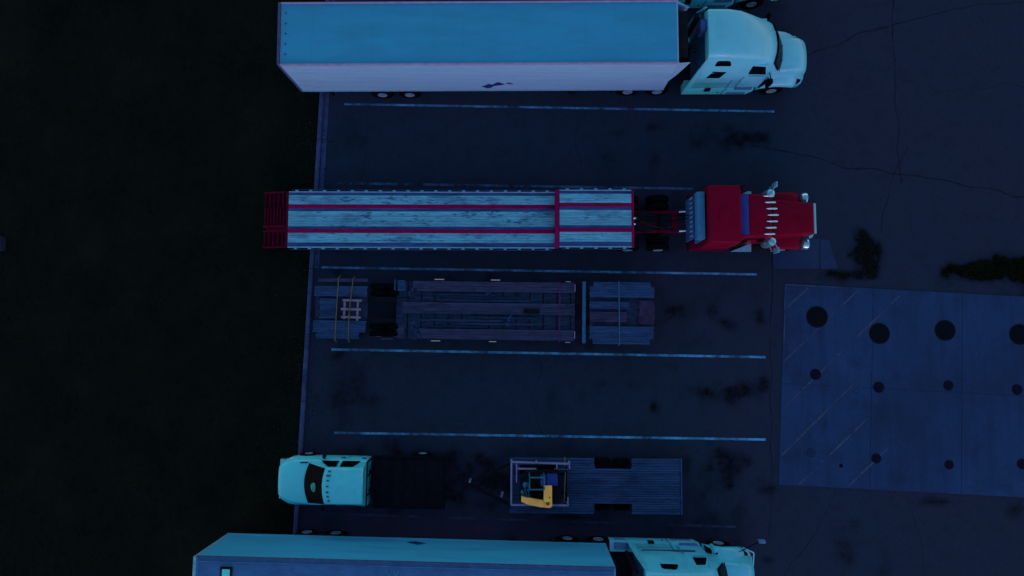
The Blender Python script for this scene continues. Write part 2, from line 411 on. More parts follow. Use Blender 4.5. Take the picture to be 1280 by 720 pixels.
def grid_sheet(name, m, xs, ys, z, edge=None):
    bm = bmesh.new(); lay = bm.verts.layers.float.new('stain')  # layer holds real stains plus the shade painted under vehicles
    V = []
    for y in ys:
        row = []
        for i, x in enumerate(xs):
            xx = x
            if edge and i == 0: xx = edge(y)
            v = bm.verts.new((xx, y, z)); v[lay] = stain_shade_at(xx, y) if -12 < xx < 26 and -12 < y < 17 else 0.0
            row.append(v)
        V.append(row)
    for j in range(len(ys) - 1):
        for i in range(len(xs) - 1): bm.faces.new((V[j][i], V[j][i + 1], V[j + 1][i + 1], V[j + 1][i]))
    me = bpy.data.meshes.new(name); bm.to_mesh(me); bm.free(); me.materials.append(m)
    o = bpy.data.objects.new(name, me); COL.objects.link(o); return o
def frange(a, b, s): return [a + s * i for i in range(int(round((b - a) / s)) + 1)]
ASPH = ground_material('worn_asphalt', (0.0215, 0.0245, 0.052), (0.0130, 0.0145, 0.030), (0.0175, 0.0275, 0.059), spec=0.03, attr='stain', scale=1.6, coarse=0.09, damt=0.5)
xs = [-9.9] + frange(-9.0, 26.0, 0.14) + [30, 45, 80, 180]
ys = [-180, -80, -40, -20] + frange(-13.0, 17.0, 0.14) + [22, 40, 80, 180]
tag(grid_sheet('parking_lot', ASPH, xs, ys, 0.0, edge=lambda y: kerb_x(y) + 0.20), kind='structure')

# kerb: real step with rounded edge, cast in lengths; gutter strip beside it
k = MB(); g = MB()
y = -60.0
while y < 60:
    y2 = y + 3.0
    x0, x1 = kerb_x(y), kerb_x(y2)
    A = [(0, -0.25), (0, 0.10), (0.03, 0.13), (0.15, 0.13), (0.18, 0.10), (0.20, -0.25)]
    k.loft([[(x0 + dx, y + 0.012, dz) for dx, dz in A], [(x1 + dx, y2 - 0.012, dz) for dx, dz in A]])
    if y > 3.0 - 1.6 or y < -30: 
        g.loft([[(x0 + dx, y + 0.01, dz) for dx, dz in ((0.21, -0.1), (0.21, 0.006), (0.42, 0.006), (0.42, -0.1))], [(x1 + dx, y2 - 0.01, dz) for dx, dz in ((0.21, -0.1), (0.21, 0.006), (0.42, 0.006), (0.42, -0.1))]])
    y = y2
tag(k.build('kerb', KERB), kind='structure')
tag(g.build('gutter', KERB), kind='structure')

PADM = ground_material('stained_concrete', (0.023, 0.050, 0.140), (0.014, 0.027, 0.070), (0.017, 0.035, 0.095), spec=0.03, scale=0.7, coarse=0.16, bump=0.2, damt=0.75, streak=True)
PA, PB, PC, PD = (12.03, 2.30), (28.0, 1.42), (27.6, -7.45), (11.52, -6.66)
pm = MB()
def lerp(a, b, t): return (a[0] + (b[0] - a[0]) * t, a[1] + (b[1] - a[1]) * t)
NX, NY = 4, 2
for i in range(NX):
    for j in range(NY):
        def q(u, v): return lerp(lerp(PA, PB, u), lerp(PD, PC, u), v)
        e = 0.0006
        pm.prism([q(i / NX + e, j / NY + e), q((i + 1) / NX - e, j / NY + e), q((i + 1) / NX - e, (j + 1) / NY - e), q(i / NX + e, (j + 1) / NY - e)], -0.2, 0.020)
tag(pm.build('concrete_pad', PADM), kind='structure')
PAT = ground_material('patch_concrete', (0.022, 0.036, 0.100), (0.013, 0.020, 0.05), (0.026, 0.040, 0.105), spec=0.03, scale=1.5, coarse=0.4, bump=0.2)
pm = MB()
pm.prism([(11.55, 2.97), (13.62, 2.97), (13.66, 4.34), (11.55, 4.60)], -0.2, 0.008)
pm.prism([(13.68, 2.97), (14.45, 2.96), (14.1, 4.28), (13.72, 4.33)], -0.2, 0.008)
tag(pm.build('concrete_slab', PAT), kind='structure')

# painted markings
def paint_mat(name, col, under, thr=(0.40, 0.56), scale=5.0):
    m = ground_material(name, col, under, col, spec=0.02, scale=7, coarse=1.5, bump=0.1, damt=0.6)
    N, L = m.node_tree.nodes, m.node_tree.links
    p = N['Principled BSDF']
    tc = N.new('ShaderNodeTexCoord')
    n = N.new('ShaderNodeTexNoise'); n.inputs['Scale'].default_value = scale * 0.16; n.inputs['Detail'].default_value = 12; n.inputs['Roughness'].default_value = 0.8
    L.new(tc.outputs['Object'], n.inputs[0])
    r = N.new('ShaderNodeMapRange'); r.inputs['From Min'].default_value = thr[0]; r.inputs['From Max'].default_value = thr[1]
    L.new(n.outputs[0], r.inputs[0])
    x = N.new('ShaderNodeMix'); x.data_type = 'RGBA'; L.new(r.outputs[0], x.inputs[0])
    x.inputs[6].default_value = (*cool(under), 1)
    L.new(p.inputs['Base Color'].links[0].from_socket, x.inputs[7])
    L.new(x.outputs[2], p.inputs['Base Color'])
    return m
LINEM = paint_mat('worn_white_paint', (0.10, 0.26, 0.60), (0.022, 0.045, 0.12), (0.40, 0.60))
LINEB = paint_mat('fresher_white_paint', (0.10, 0.36, 0.72), (0.03, 0.07, 0.18), (0.42, 0.62))
LINEF = paint_mat('faded_white_paint', (0.07, 0.13, 0.30), (0.02, 0.025, 0.06), (0.42, 0.60))
LINEG = paint_mat('nearly_gone_white_paint', (0.04, 0.06, 0.14), (0.024, 0.027, 0.06), (0.48, 0.66))
for (ax, ay), (bx, by), mm, wd in [((-8.12, 10.68), (11.79, 10.26), LINEM, 0.10), ((-8.5, 6.96), (8.04, 6.66), LINEF, 0.11), ((-9.02, 3.06), (10.8, 2.72), LINEM, 0.10),
                          ((-8.5, -0.68), (11.1, -1.02), LINEB, 0.105), ((-8.3, -4.41), (11.0, -4.68), LINEB, 0.105), ((-8.9, -7.96), (9.6, -8.5), LINEG, 0.10), ((-8.0, 14.5), (11.6, 14.2), LINEM, 0.11)]:
    l = MB(); n = 60
    top, bot = [], []
    for i in range(n + 1):
        t = i / n; x = ax + (bx - ax) * t; yy = ay + (by - ay) * t
        ww = wd / 2 * (1 + 0.12 * noise.noise(Vector((x * 3, yy, 0))))
        top.append((x, yy + ww)); bot.append((x, yy - ww))
    for i in range(n): l.sheet([bot[i], bot[i + 1], top[i + 1], top[i]], 0.004)
    tag(l.build('parking_line', mm), kind='structure')
YL = paint_mat('worn_yellow_paint', (0.09, 0.095, 0.155), (0.028, 0.050, 0.135), (0.42, 0.66), 7)
l = MB()
def strip(a, b, wd, z):
    a, b = Vector(a), Vector(b); n = max(2, int((b - a).length / 0.3)); d = (b - a).normalized(); o = Vector((-d.y, d.x)) * wd / 2
    for i in range(n):
        p, q = a.lerp(b, i / n), a.lerp(b, (i + 1) / n)
        l.sheet([tuple(p - o), tuple(q - o), tuple(q + o), tuple(p + o)], z)
for a, b in [((12.03, 1.16), (13.10, 2.10)), ((11.90, -1.22), (15.36, 2.02)), ((11.83, -3.29), (14.6, -0.68)), ((14.9, -0.4), (17.2, 1.75)), ((11.66, -5.4), (15.0, -2.2)), ((12.43, -6.64), (15.6, -3.7)), ((14.61, -6.72), (16.4, -5.05))]:
    strip(a, b, 0.085, 0.024)
strip((12.06, 2.26), (14.6, 2.12), 0.05, 0.024); strip((12.06, 2.16), (11.93, -0.4), 0.045, 0.024)
tag(l.build('yellow_hatching', YL), kind='structure')

# cracks in the asphalt: jagged dark seams, part of the road surface
CR = mat('crack_filler', (0.012, 0.015, 0.032), 0.9, spec=0.05, var=0.3)
c = MB()
def crack(pts, wd=0.05, jit=0.07):
    P = []
    for a, b in zip(pts, pts[1:]):
        a, b = Vector(a), Vector(b); n = max(2, int((b - a).length / 0.16))
        for i in range(n): P.append(a.lerp(b, i / n))
    P.append(Vector(pts[-1]))
    o = [noise.noise(Vector((p.x * 0.9, p.y * 0.9, 3.1))) * jit * 2.2 + random.uniform(-jit, jit) * 0.25 for p in P]
    Q = []
    for i, p in enumerate(P):
        d = (P[min(i + 1, len(P) - 1)] - P[max(i - 1, 0)]).normalized(); nn = Vector((-d.y, d.x))
        Q.append((p + nn * o[i], nn, wd * (0.35 + 0.65 * abs(noise.noise(Vector((p.x * 1.7, p.y * 1.7, 9)))) * 2)))
    for (p, n1, w1), (q_, n2, w2) in zip(Q, Q[1:]):
        c.sheet([tuple(p - n1 * w1 / 2), tuple(q_ - n2 * w2 / 2), tuple(q_ + n2 * w2 / 2), tuple(p + n1 * w1 / 2)], 0.003)
crack([(17.45, 20), (17.43, 15.5), (17.37, 13.2), (17.38, 10.6), (17.42, 8.35), (17.5, 6.9)], 0.07)
crack([(17.9, 8.6), (17.0, 7.0), (16.64, 5.57), (16.5, 4.65)], 0.06)
crack([(10.6, 8.7), (11.45, 8.55), (13.27, 8.17), (15.08, 7.61), (18.34, 7.23), (21.94, 6.48), (26, 5.4)], 0.08)
crack([(12.9, 12.6), (14.16, 13.18), (16.04, 14.01), (18.65, 14.69), (21.63, 15.33), (27, 15.6)], 0.075)
crack([(11.5, 2.9), (11.35, 0.2), (11.3, -3.0), (11.2, -6.6), (11.1, -9.0)], 0.05)
crack([(13.62, 4.4), (13.64, 2.9)], 0.10, 0.03)
crack([(11.5, 4.6), (11.5, 2.9)], 0.07, 0.02)
crack([(4.9, 11.2), (5.1, 10.2), (4.8, 9.2)], 0.03)
crack([(-7.0, 10.5), (-7.2, 6.8), (-7.3, 3.2)], 0.03)
crack([(1.0, -1.2), (0.6, -3.0), (1.1, -4.6)], 0.03)
crack([(3.2, 10.5), (2.6, 9.3), (2.9, 7.6)], 0.03)
crack([(14.0, -6.9), (13.2, -8.6), (12.0, -10.0), (11.0, -12.0)], 0.035)
crack([(17.2, -7.2), (17.8, -9.5), (17.5, -13)], 0.035)
crack([(12.2, 13.2), (13.4, 11.7), (15.2, 10.9)], 0.03)
crack([(17.4, 11.8), (19.6, 11.2), (22.6, 11.5), (26.0, 11.1)], 0.03)
tag(c.build('asphalt_crack', CR), kind='structure')

# turf: real blades over the verge (nobody could count them)
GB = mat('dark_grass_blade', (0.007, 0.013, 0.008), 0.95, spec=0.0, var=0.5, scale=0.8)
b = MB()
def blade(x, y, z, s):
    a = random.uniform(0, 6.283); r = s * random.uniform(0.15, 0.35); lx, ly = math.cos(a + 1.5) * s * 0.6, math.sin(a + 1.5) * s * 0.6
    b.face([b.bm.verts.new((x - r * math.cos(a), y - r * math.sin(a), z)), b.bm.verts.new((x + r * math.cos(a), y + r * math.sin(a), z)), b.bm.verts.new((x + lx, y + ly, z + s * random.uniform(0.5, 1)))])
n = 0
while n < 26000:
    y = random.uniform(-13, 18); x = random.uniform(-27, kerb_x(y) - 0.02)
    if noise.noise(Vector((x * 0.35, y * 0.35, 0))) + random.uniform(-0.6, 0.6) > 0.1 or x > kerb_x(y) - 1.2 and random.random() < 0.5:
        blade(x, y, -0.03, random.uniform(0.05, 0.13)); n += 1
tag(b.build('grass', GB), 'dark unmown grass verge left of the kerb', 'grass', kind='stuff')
GW = mat('dark_weed_leaf', (0.010, 0.016, 0.008), 0.95, spec=0.0, var=0.6, scale=1.5)
b = MB()
n = 0
while n < 5200:
    x = random.uniform(13.6, 24.5); y = random.uniform(2.3, 5.2)
    s = stain_shade_at(x, y)
    if s > 0.85 and (x > 18.2 or random.random() < 0.25) and not (PA[0] < x and y < PA[1] - 0.055 * (x - 12) + 0.06):
        blade(x, y, 0.0, random.uniform(0.05, 0.16)); n += 1
for x, y in [(19.6, 2.9), (21.3, 3.3), (22.4, 3.35), (15.4, 4.3), (15.0, 3.6)]:
    for i in range(26): blade(x + random.gauss(0, .08), y + random.gauss(0, .05), 0.02, random.uniform(0.06, 0.14))
tag(b.build('ground_cover', GW), 'dark weeds and litter growing from broken asphalt above the pad', 'weeds', kind='stuff')

LT = mat('dry_leaf_litter', (0.014, 0.022, 0.034), 0.95, spec=0.0, var=0.6, scale=2.0)
b = MB()
for i in range(1500):
    y = random.uniform(-8.5, 12); d_ = random.expovariate(1.6)
    x = kerb_x(y) + (-d_ if random.random() < 0.75 else 0.25 + d_ * 0.8)
    if x > -6.0 or noise.noise(Vector((x * 0.8, y * 0.5, 5))) < random.uniform(-0.35, 0.25): continue
    a_ = random.uniform(0, 6.28); s_ = random.uniform(0.015, 0.045); z = 0.012 if x > kerb_x(y) else 0.03
    b.face([b.bm.verts.new((x + s_ * math.cos(a_ + k_), y + s_ * math.sin(a_ + k_), z + random.uniform(0, 0.02))) for k_ in (0, 1.9, 3.6, 4.9)])
tag(b.build('leaf_litter', LT), 'dry leaves and litter scattered along the kerb', 'litter', kind='stuff')

# ------------------------------------------------------------------ manhole covers on the pad
MHB = mat('black_cast_iron', (0.0050, 0.0085, 0.014), 0.95, spec=0.02, var=0.3, scale=9)
MHS = mat('dark_purple_iron', (0.011, 0.010, 0.028), 0.95, spec=0.02, var=0.35, scale=9)
MHP = mat('pad_coloured_iron', (0.022, 0.042, 0.13), 0.9, spec=0.02, var=0.2, scale=9)
MHR = mat('worn_iron_rim', (0.010, 0.017, 0.038), 0.9, spec=0.03, var=0.3, scale=9)
def cover(x, y, r, m, label, group, rimm=None):
    e = empty('manhole_cover', (x, y, 0.022))
    tag(e, label, 'manhole cover', group)
    d = MB()
    d.lathe((0, 0, 0), (0, 0, 1), [(r * 0.93, -0.01), (r * 0.93, 0.006), (r * 0.90, 0.010), (r * 0.2, 0.010), (0, 0.010)], 48)
    for i in range(-3, 4):
        h = math.sqrt(max(0, (r * 0.8) ** 2 - (i * r * 0.22) ** 2))
        if h > 0.05: d.box(-h, h, i * r * 0.22 - 0.012, i * r * 0.22 + 0.012, 0.0085, 0.015)
    d.build('lid', m, e)
    q = MB(); q.lathe((0, 0, 0), (0, 0, 1), [(r * 0.94, -0.01), (r * 0.94, 0.005), (r, 0.005), (r * 1.01, -0.01)], 48)
    q.build('rim', rimm or MHR, e)
for i, (x, y, lb) in enumerate([(13.45, 0.79, 'large black round tank lid crossed by a yellow stripe near the pad corner'), (16.22, 0.04, 'large black round tank lid, second in the upper row from the pad\'s left edge'),
              (19.16, 0.18, 'large black round tank lid, third in the upper row and highest on the plain concrete'), (22.48, 0.0, 'large black round tank lid cut by the right edge of the photo')]):
    cover(x, y, 0.49 if i == 0 else 0.47, MHB, lb, 'large tank lids on the concrete pad')
for x, y, r, m, lb in [(13.30, -1.79, 0.25, MHS, 'small dark round cover on a yellow stripe below the first large lid'), (16.10, -2.36, 0.25, MHS, 'small dark round cover in the middle row below the second large lid'),
                    (19.20, -2.28, 0.23, MHS, 'small dark round cover in the middle row below the third large lid'), (22.24, -2.46, 0.24, MHS, 'small dark round cover in the middle row at the right edge of the photo'),
                    (15.88, -5.50, 0.22, MHS, 'small purplish round cover in the bottom row beside the last yellow stripe'), (19.08, -5.77, 0.21, MHS, 'small dark round cover in the middle of the bottom row'),
                    (22.29, -5.73, 0.23, MHS, 'small dark round cover in the bottom row at the right edge of the photo'), (13.01, -5.26, 0.19, MHP, 'faint ring cover the same blue as the concrete at the pad\'s lower left'),
                    (14.31, -5.82, 0.09, MHS, 'tiny dark round cap between the faint ring cover and the bottom row')]:
    cover(x, y, r, m, lb, 'small covers on the concrete pad', MHS if r == 0.19 else MHR)

# ------------------------------------------------------------------ box trailers
def box_trailer(name, loc, rz, label, roof, side, rail, kind):
    T = empty(name, loc, rz); tag(T, label, 'semi trailer', 'white box trailers')
    L2, W2 = 8.075, 1.30
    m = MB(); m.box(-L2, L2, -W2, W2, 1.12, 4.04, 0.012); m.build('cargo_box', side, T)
    m = MB()
    # roof skin very slightly crowned, laid in between the top rails with cross seams
    xs_ = frange(-L2 + 0.06, L2 - 0.06, (2 * L2 - 0.12) / 13)
    for a, b_ in zip(xs_, xs_[1:]):
        prof = [(-1.24, 4.05), (-0.6, 4.066), (0, 4.072), (0.6, 4.066), (1.24, 4.05)]
        m.loft([[(a + 0.0012, y_, z_) for y_, z_ in prof] + [(a + 0.0012, 1.24, 4.03), (a + 0.0012, -1.24, 4.03)], [(b_ - 0.0012, y_, z_) for y_, z_ in prof] + [(b_ - 0.0012, 1.24, 4.03), (b_ - 0.0012, -1.24, 4.03)]])
    m.build('roof', roof, T)
    for s in (1, -1):
        m = MB(); y0, y1 = (1.255, 1.312) if s > 0 else (-1.312, -1.255)
        m.box(-L2 - 0.004, L2 + 0.004, y0, y1, 3.97, 4.10, 0.01); m.build('top_rail', rail, T)
        m = MB(); y0, y1 = (1.285, 1.318) if s > 0 else (-1.318, -1.285)
        m.box(-L2 - 0.003, L2 + 0.003, y0, y1, 1.06, 1.20, 0.008); m.build('bottom_rail', ALU if kind == 'A' else side, T)
        m = MB()
        m.box(4.0, 4.14, s * 0.95 - 0.07, s * 0.95 + 0.07, 0.12, 1.1); m.box(3.9, 4.24, s * 0.95 - 0.14, s * 0.95 + 0.14, 0.02, 0.12)
        m.bar((4.07, s * 0.95, 0.5), (5.2, s * 0.95, 1.05), 0.05); m.build('landing_leg', STEEL, T)
    m = MB()
    m.box(-L2 - 0.11, -L2 - 0.006, -W2, W2, 3.98, 4.11, 0.01); m.box(-L2 - 0.11, -L2 - 0.006, -W2, -W2 + 0.1, 1.0, 3.975); m.box(-L2 - 0.11, -L2 - 0.006, W2 - 0.1, W2, 1.0, 3.975)
    m.box(-L2 - 0.11, -L2 - 0.006, -W2 + 0.11, W2 - 0.11, 1.0, 1.2)
    m.build('rear_frame', RAILB if kind == 'A' else ALU, T)
    for s in (1, -1):
        m = MB(); m.box(-L2 - 0.05, -L2 - 0.012, min(0.01 * s, 1.18 * s), max(0.01 * s, 1.18 * s), 1.22, 3.96, 0.005)
        for zz in (1.6, 2.5, 3.4): m.box(-L2 - 0.075, -L2 - 0.045, min(1.0 * s, 1.19 * s), max(1.0 * s, 1.19 * s), zz, zz + 0.06)
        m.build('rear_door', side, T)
    m = MB()
    for s in (-0.5, 0.5): m.box(-L2 + 0.1, L2 - 0.5, s - 0.06, s + 0.06, 0.9, 1.1)
    for xx in frange(-7.8, 7.2, 0.6): m.box(xx, xx + 0.06, -1.25, 1.25, 1.0, 1.115)
    m.box(-6.6, -3.0, -0.75, 0.75, 0.62, 0.88); m.build('underframe', STEEL, T)
    m = MB(); m.bar((-L2 - 0.02, -1.1, 0.55), (-L2 - 0.02, 1.1, 0.55), 0.1); 
    for s in (-0.6, 0.6): m.bar((-L2 + 0.02, s, 0.55), (-L2 + 0.02, s, 1.0), 0.07)
    m.build('rear_bumper_bar', STEEL, T)
    for x_ in TA:
        for s in (1, -1): wheel(T, x_, s * 1.29, 0.50, 0.50, 0.27, s, True)
    for y0 in (-1.2, 0.6):
        m = MB(); m.box(-6.95, -6.93, y0, y0 + 0.6, 0.15, 1.0); m.build('mud_flap', BLACK, T)
    return T
TA = (-4.62, -3.37)
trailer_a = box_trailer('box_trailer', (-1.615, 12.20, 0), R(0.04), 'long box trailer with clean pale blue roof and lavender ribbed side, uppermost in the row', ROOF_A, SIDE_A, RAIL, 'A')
for i in range(5):
    yy = 0.86 - i * 0.43
    m = MB(); m.cyl((-7.86, yy, 4.05), (-7.86, yy, 4.085), 0.035, 10)
    m.build('roof_vent_cap', RAILB, trailer_a)
m = MB(); m.box(8.08, 8.50, -0.95, 0.95, 1.95, 3.92, 0.04); m.build('refrigeration_unit', STEEL, trailer_a)
m = MB()
for i in range(7): m.box(8.502, 8.512, -0.8, 0.8, 2.1 + i * 0.24, 2.22 + i * 0.24)
m.build('grille', GRIL, trailer_a)
for s in (1, -1):
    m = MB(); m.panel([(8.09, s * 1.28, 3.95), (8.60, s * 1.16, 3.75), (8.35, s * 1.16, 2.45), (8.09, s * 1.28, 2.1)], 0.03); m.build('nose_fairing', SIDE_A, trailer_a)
# soot around the exhaust on the roof's front edge
m = MB()
def blob(cx, cy, a, b_, z, n=22, seed=0, plane='top', ysurf=0.0):
    pts = []
    for i in range(n):
        t = 2 * math.pi * i / n; k_ = 1 + 0.30 * noise.noise(Vector((math.cos(t) * 1.5 + seed, math.sin(t) * 1.5, seed)))
        pts.append((cx + a * k_ * math.cos(t), cy + b_ * k_ * math.sin(t)))
    return pts
# painted emblem on the wall: two dark peaks with a small third, faint line of lettering above
DEC = mat('navy_emblem_paint', (0.01, 0.025, 0.13), 0.5, spec=0.2, var=0.2)
def wall_poly(pts, s, t=0.004):
    n_ = len(pts)
    P = [(x_, -1.302, z_) if s < 0 else (x_, 1.302, z_) for x_, z_ in pts]
    A = [m.bm.verts.new(p) for p in P]; B = [m.bm.verts.new((p[0], p[1] + s * t, p[2])) for p in P]
    for i in range(n_): m.face((A[i], A[(i + 1) % n_], B[(i + 1) % n_], B[i]))
    m.face(A); m.face(B)
m = MB()
ox = 1.615
wall_poly([(-1.66 + ox, 1.60), (-1.50 + ox, 1.70), (-1.33 + ox, 1.88), (-1.22 + ox, 1.84), (-1.14 + ox, 1.80), (-1.02 + ox, 1.97), (-0.90 + ox, 2.10), (-0.78 + ox, 2.00), (-0.60 + ox, 1.84), (-0.78 + ox, 1.74), (-0.95 + ox, 1.70), (-1.10 + ox, 1.63), (-1.22 + ox, 1.45), (-1.38 + ox, 1.36), (-1.52 + ox, 1.48)], -1)
wall_poly([(-0.56 + ox, 1.98), (-0.46 + ox, 2.04), (-0.34 + ox, 2.00), (-0.22 + ox, 1.84), (-0.36 + ox, 1.86), (-0.50 + ox, 1.90)], -1)
m.build('emblem', DEC, trailer_a)
FDEC = mat('faded_lettering_paint', (0.22, 0.48, 0.74), 0.5, spec=0.2, var=0.2)
m = MB()
for i in range(7):
    x_ = -1.10 + ox + i * 0.16
    h_ = 0.16 if i % 2 else 0.24
    wall_poly([(x_, 2.52), (x_ + 0.10, 2.52), (x_ + 0.10, 2.52 + h_), (x_, 2.52 + h_ * 0.8)], -1)
m.build('faded_lettering', FDEC, trailer_a)

TA = (-4.92, -3.65)
trailer_b = box_trailer('box_trailer', (-4.40, -10.03, 0), R(-1.336), 'long box trailer with dusty dark blue roof, cut by the bottom edge of the photo', ROOF_B, SIDE_B, RAILB, 'B')
for x_, s in ((6.6, 1), (7.92, 1)): pass
m = MB(); m.box(-7.12, -6.66, 0.46, 0.94, 4.062, 4.12, 0.01); f = m.build('roof_hatch', GAP, trailer_b)
m = MB(); m.box(-7.04, -6.74, 0.54, 0.86, 4.122, 4.135, 0.005); m.build('hatch_panel', mat('translucent_hatch_panel', (0.10, 0.80, 0.80), 0.4, spec=0.3, var=0.05), f)
# unit mark on the roof, like two crossed strokes side by side
m = MB()
for cx in (-0.62, -0.36):
    for dx in (-0.10, 0.10):
        m.bar((cx - dx, 0.98, 4.078), (cx + dx, 0.50, 4.078), 0.035, 0.012)
m.build('roof_mark', mat('pale_roof_mark', (0.06, 0.22, 0.42), 0.7, spec=0.1, var=0.2), trailer_b)
m = MB()
wall_poly([(-0.36, 1.62), (-0.2, 1.76), (-0.05, 1.80), (0.08, 1.92), (0.22, 1.90), (0.38, 1.76), (0.5, 1.70), (0.34, 1.62), (0.16, 1.56), (0.0, 1.46), (-0.2, 1.50)], 1)
m.build('emblem', DEC, trailer_b)
# inner roof edge step of the lower trailer
m = MB(); m.box(-8.0, 8.0, 1.10, 1.13, 4.066, 4.085); m.build('roof_seam', mat('roof_seam_sealant', (0.07, 0.17, 0.36), 0.8, spec=0.05, var=0.3), trailer_b)

# ------------------------------------------------------------------ aerodynamic sleeper tractors (x forward, bumper front at x=0)
def sleeper_tractor(loc, rz, label, paint, ext=0.0, sw=(-4.66, -4.0), dw=(-2.93, -2.25), rear_axles=(-7.77, -6.43), hoodmirror=False, low_window=True):
    T = empty('semi_tractor', loc, rz); tag(T, label, 'semi truck', 'white sleeper tractors')
    # cab and sleeper as one body
    st = [(-5.00, 1.25, 1.00, 0.95, 3.88, 0.22, 0.04), (-4.94, 1.26, 1.03, 0.92, 3.92, 0.22, 0.05), (-4.2, 1.26, 1.03, 0.92, 3.92, 0.22, 0.06), (-3.6, 1.25, 1.02, 0.92, 3.80, 0.24, 0.08), (-3.1, 1.22, 0.98, 0.92, 3.55, 0.26, 0.09),
          (-2.75, 1.20, 0.95, 0.92, 3.34, 0.26, 0.09), (-2.45, 1.18, 0.93, 0.92, 3.14, 0.24, 0.09), (-2.25, 1.16, 0.92, 0.95, 2.98, 0.20, 0.08), (-2.12, 1.14, 0.90, 1.0, 2.84, 0.16, 0.07), (-1.72, 1.10, 0.90, 1.0, 2.08, 0.12, 0.06), (-1.45, 1.05, 0.88, 1.0, 1.75, 0.10, 0.05)]
    rings = []
    for x, hb, ht, z0, z1, r, cr in st:
        zb = 1.9 if z1 > 2.9 else min(1.85, z1 - 0.45)
        if z1 > 3.4: zb = 2.75
        rings.append(ring(x, half(hb, ht, z0, z1, r, cr, zb)))
    # bow the front plan: centre of the windshield and roof edge pushed forward
    for i, rg in enumerate(rings):
        x = st[i][0]
        if x > -3.7:
            k_ = min(1, (x + 3.7) / 1.6) * 0.26
            rings[i] = [(px_ + k_ * (1 - (py_ / 1.1) ** 2), py_, pz_) for px_, py_, pz_ in rg]
    m = MB(); m.loft(rings); body = m.build('cab', paint, T, 40)
    m = MB(); m.box(-5.03, -4.985, -1.16, 1.16, 0.98, 3.35, 0.01); m.build('rear_wall', BACKW, T)
    # thin rear lip that catches the light
    m = MB()
    for s in (1, -1):
        m = MB()
        m.panel([(-5.02, s * 1.27, 0.95), (-5.30, s * 1.30, 0.95), (-5.22, s * 1.27, 2.9), (-5.06, s * 1.12, 3.70), (-4.99, s * 1.10, 3.72), (-5.02, s * 1.25, 2.9)], 0.03)
        m.build('side_extender', paint, T)
    # windshield band following the bowed front
    def wsx(y_, z_):
        t = (2.84 - z_) / (2.84 - 1.85)
        return -2.12 + t * 0.55 + 0.28 * (1 - (y_ / 1.1) ** 2) + 0.085
    m = MB()
    rows = []
    for z_ in (2.78, 2.5, 2.15, 1.86):
        hwz = 0.86
        rows.append([(wsx(hwz * u, z_) , hwz * u, z_ + 0.035 * (1 - u * u)) for u in [i / 6 - 1 for i in range(13)]])
    V = [[m.bm.verts.new(p) for p in r_] for r_ in rows]
    V2 = [[m.bm.verts.new((p[0] - 0.05, p[1], p[2] - 0.05)) for p in r_] for r_ in rows]
    for G in (V, V2):
        for a_, b_ in zip(G, G[1:]):
            for i in range(12): m.face((a_[i], a_[i + 1], b_[i + 1], b_[i]))
    for i in range(12): m.face((V[0][i], V[0][i + 1], V2[0][i + 1], V2[0][i])); m.face((V[-1][i], V[-1][i + 1], V2[-1][i + 1], V2[-1][i]))
    m.build('windshield', GLASS, T)
    # hood
    hs = [(-1.55, 1.00, 0.90, 1.0, 1.95, 0.16, 0.05), (-1.2, 0.98, 0.86, 0.9, 1.90, 0.20, 0.06), (-0.8, 0.94, 0.80, 0.8, 1.82, 0.24, 0.06), (-0.45, 0.92, 0.80, 0.7, 1.72, 0.24, 0.06), (-0.20, 0.88, 0.76, 0.6, 1.58, 0.24, 0.05), (-0.05, 0.82, 0.70, 0.6, 1.40, 0.22, 0.04), (0.0, 0.74, 0.62, 0.65, 1.20, 0.2, 0.03)]
    m = MB(); rr_ = []
    for x, hb, ht, z0, z1, r, cr in hs:
        g_ = ring(x, half(hb, ht, z0, z1, r, cr))
        rr_.append([(a_ + 0.06 * (1 - (b_ / 0.9) ** 2), b_, c_) for a_, b_, c_ in g_])
    m.loft(rr_); hood = m.build('hood', paint, T, 40)
    # hood edge seams and intake
    for s in (1, -1):
        m = MB(); m.bar((-1.45, s * 0.78, 1.965), (-0.6, s * 0.72, 1.815), 0.018, 0.02); m.build('seam', paint, hood)
    for s in (1, -1):
        # fender: swept shell over the wheel
        m = MB()
        fs = [(-2.02, 1.16, 1.23, 0.62, 0.82), (-1.9, 1.04, 1.24, 0.80, 1.08), (-1.6, 0.98, 1.25, 0.98, 1.28), (-1.25, 0.94, 1.25, 1.08, 1.34), (-0.85, 0.88, 1.24, 1.02, 1.28), (-0.55, 0.80, 1.20, 0.86, 1.14), (-0.30, 0.66, 1.10, 0.55, 0.98), (-0.12, 0.56, 0.96, 0.45, 0.84), (-0.02, 0.45, 0.80, 0.45, 0.74)]
        rg = []
        for x, yi, yo, zb, zt in fs:
            yi2 = min(yi, 0.78)
            rg.append([(x, s * yi2, zb), (x, s * yo, zb), (x, s * (yo + 0.01), (zb + zt) / 2), (x, s * (yo - 0.02), zt - 0.07), (x, s * (yo - 0.09), zt), (x, s * (yi2), zt + 0.10)])
        m.loft(rg); m.build('fender', paint, T, 50)
        # headlight set into fender nose
        m = MB(); m.panel([(-0.34, s * 1.10, 0.97), (-0.10, s * 0.95, 0.86), (-0.06, s * 0.72, 0.86), (-0.24, s * 0.80, 1.02)], 0.03); m.build('headlight', LAMP if False else GLASS, T)
        # sleeper windows
        m = MB(); a_, b_ = sw
        def sy(z_):   # flank of body at sleeper
            return 1.262 if z_ < 2.75 else 1.262 - (z_ - 2.75) * 0.25
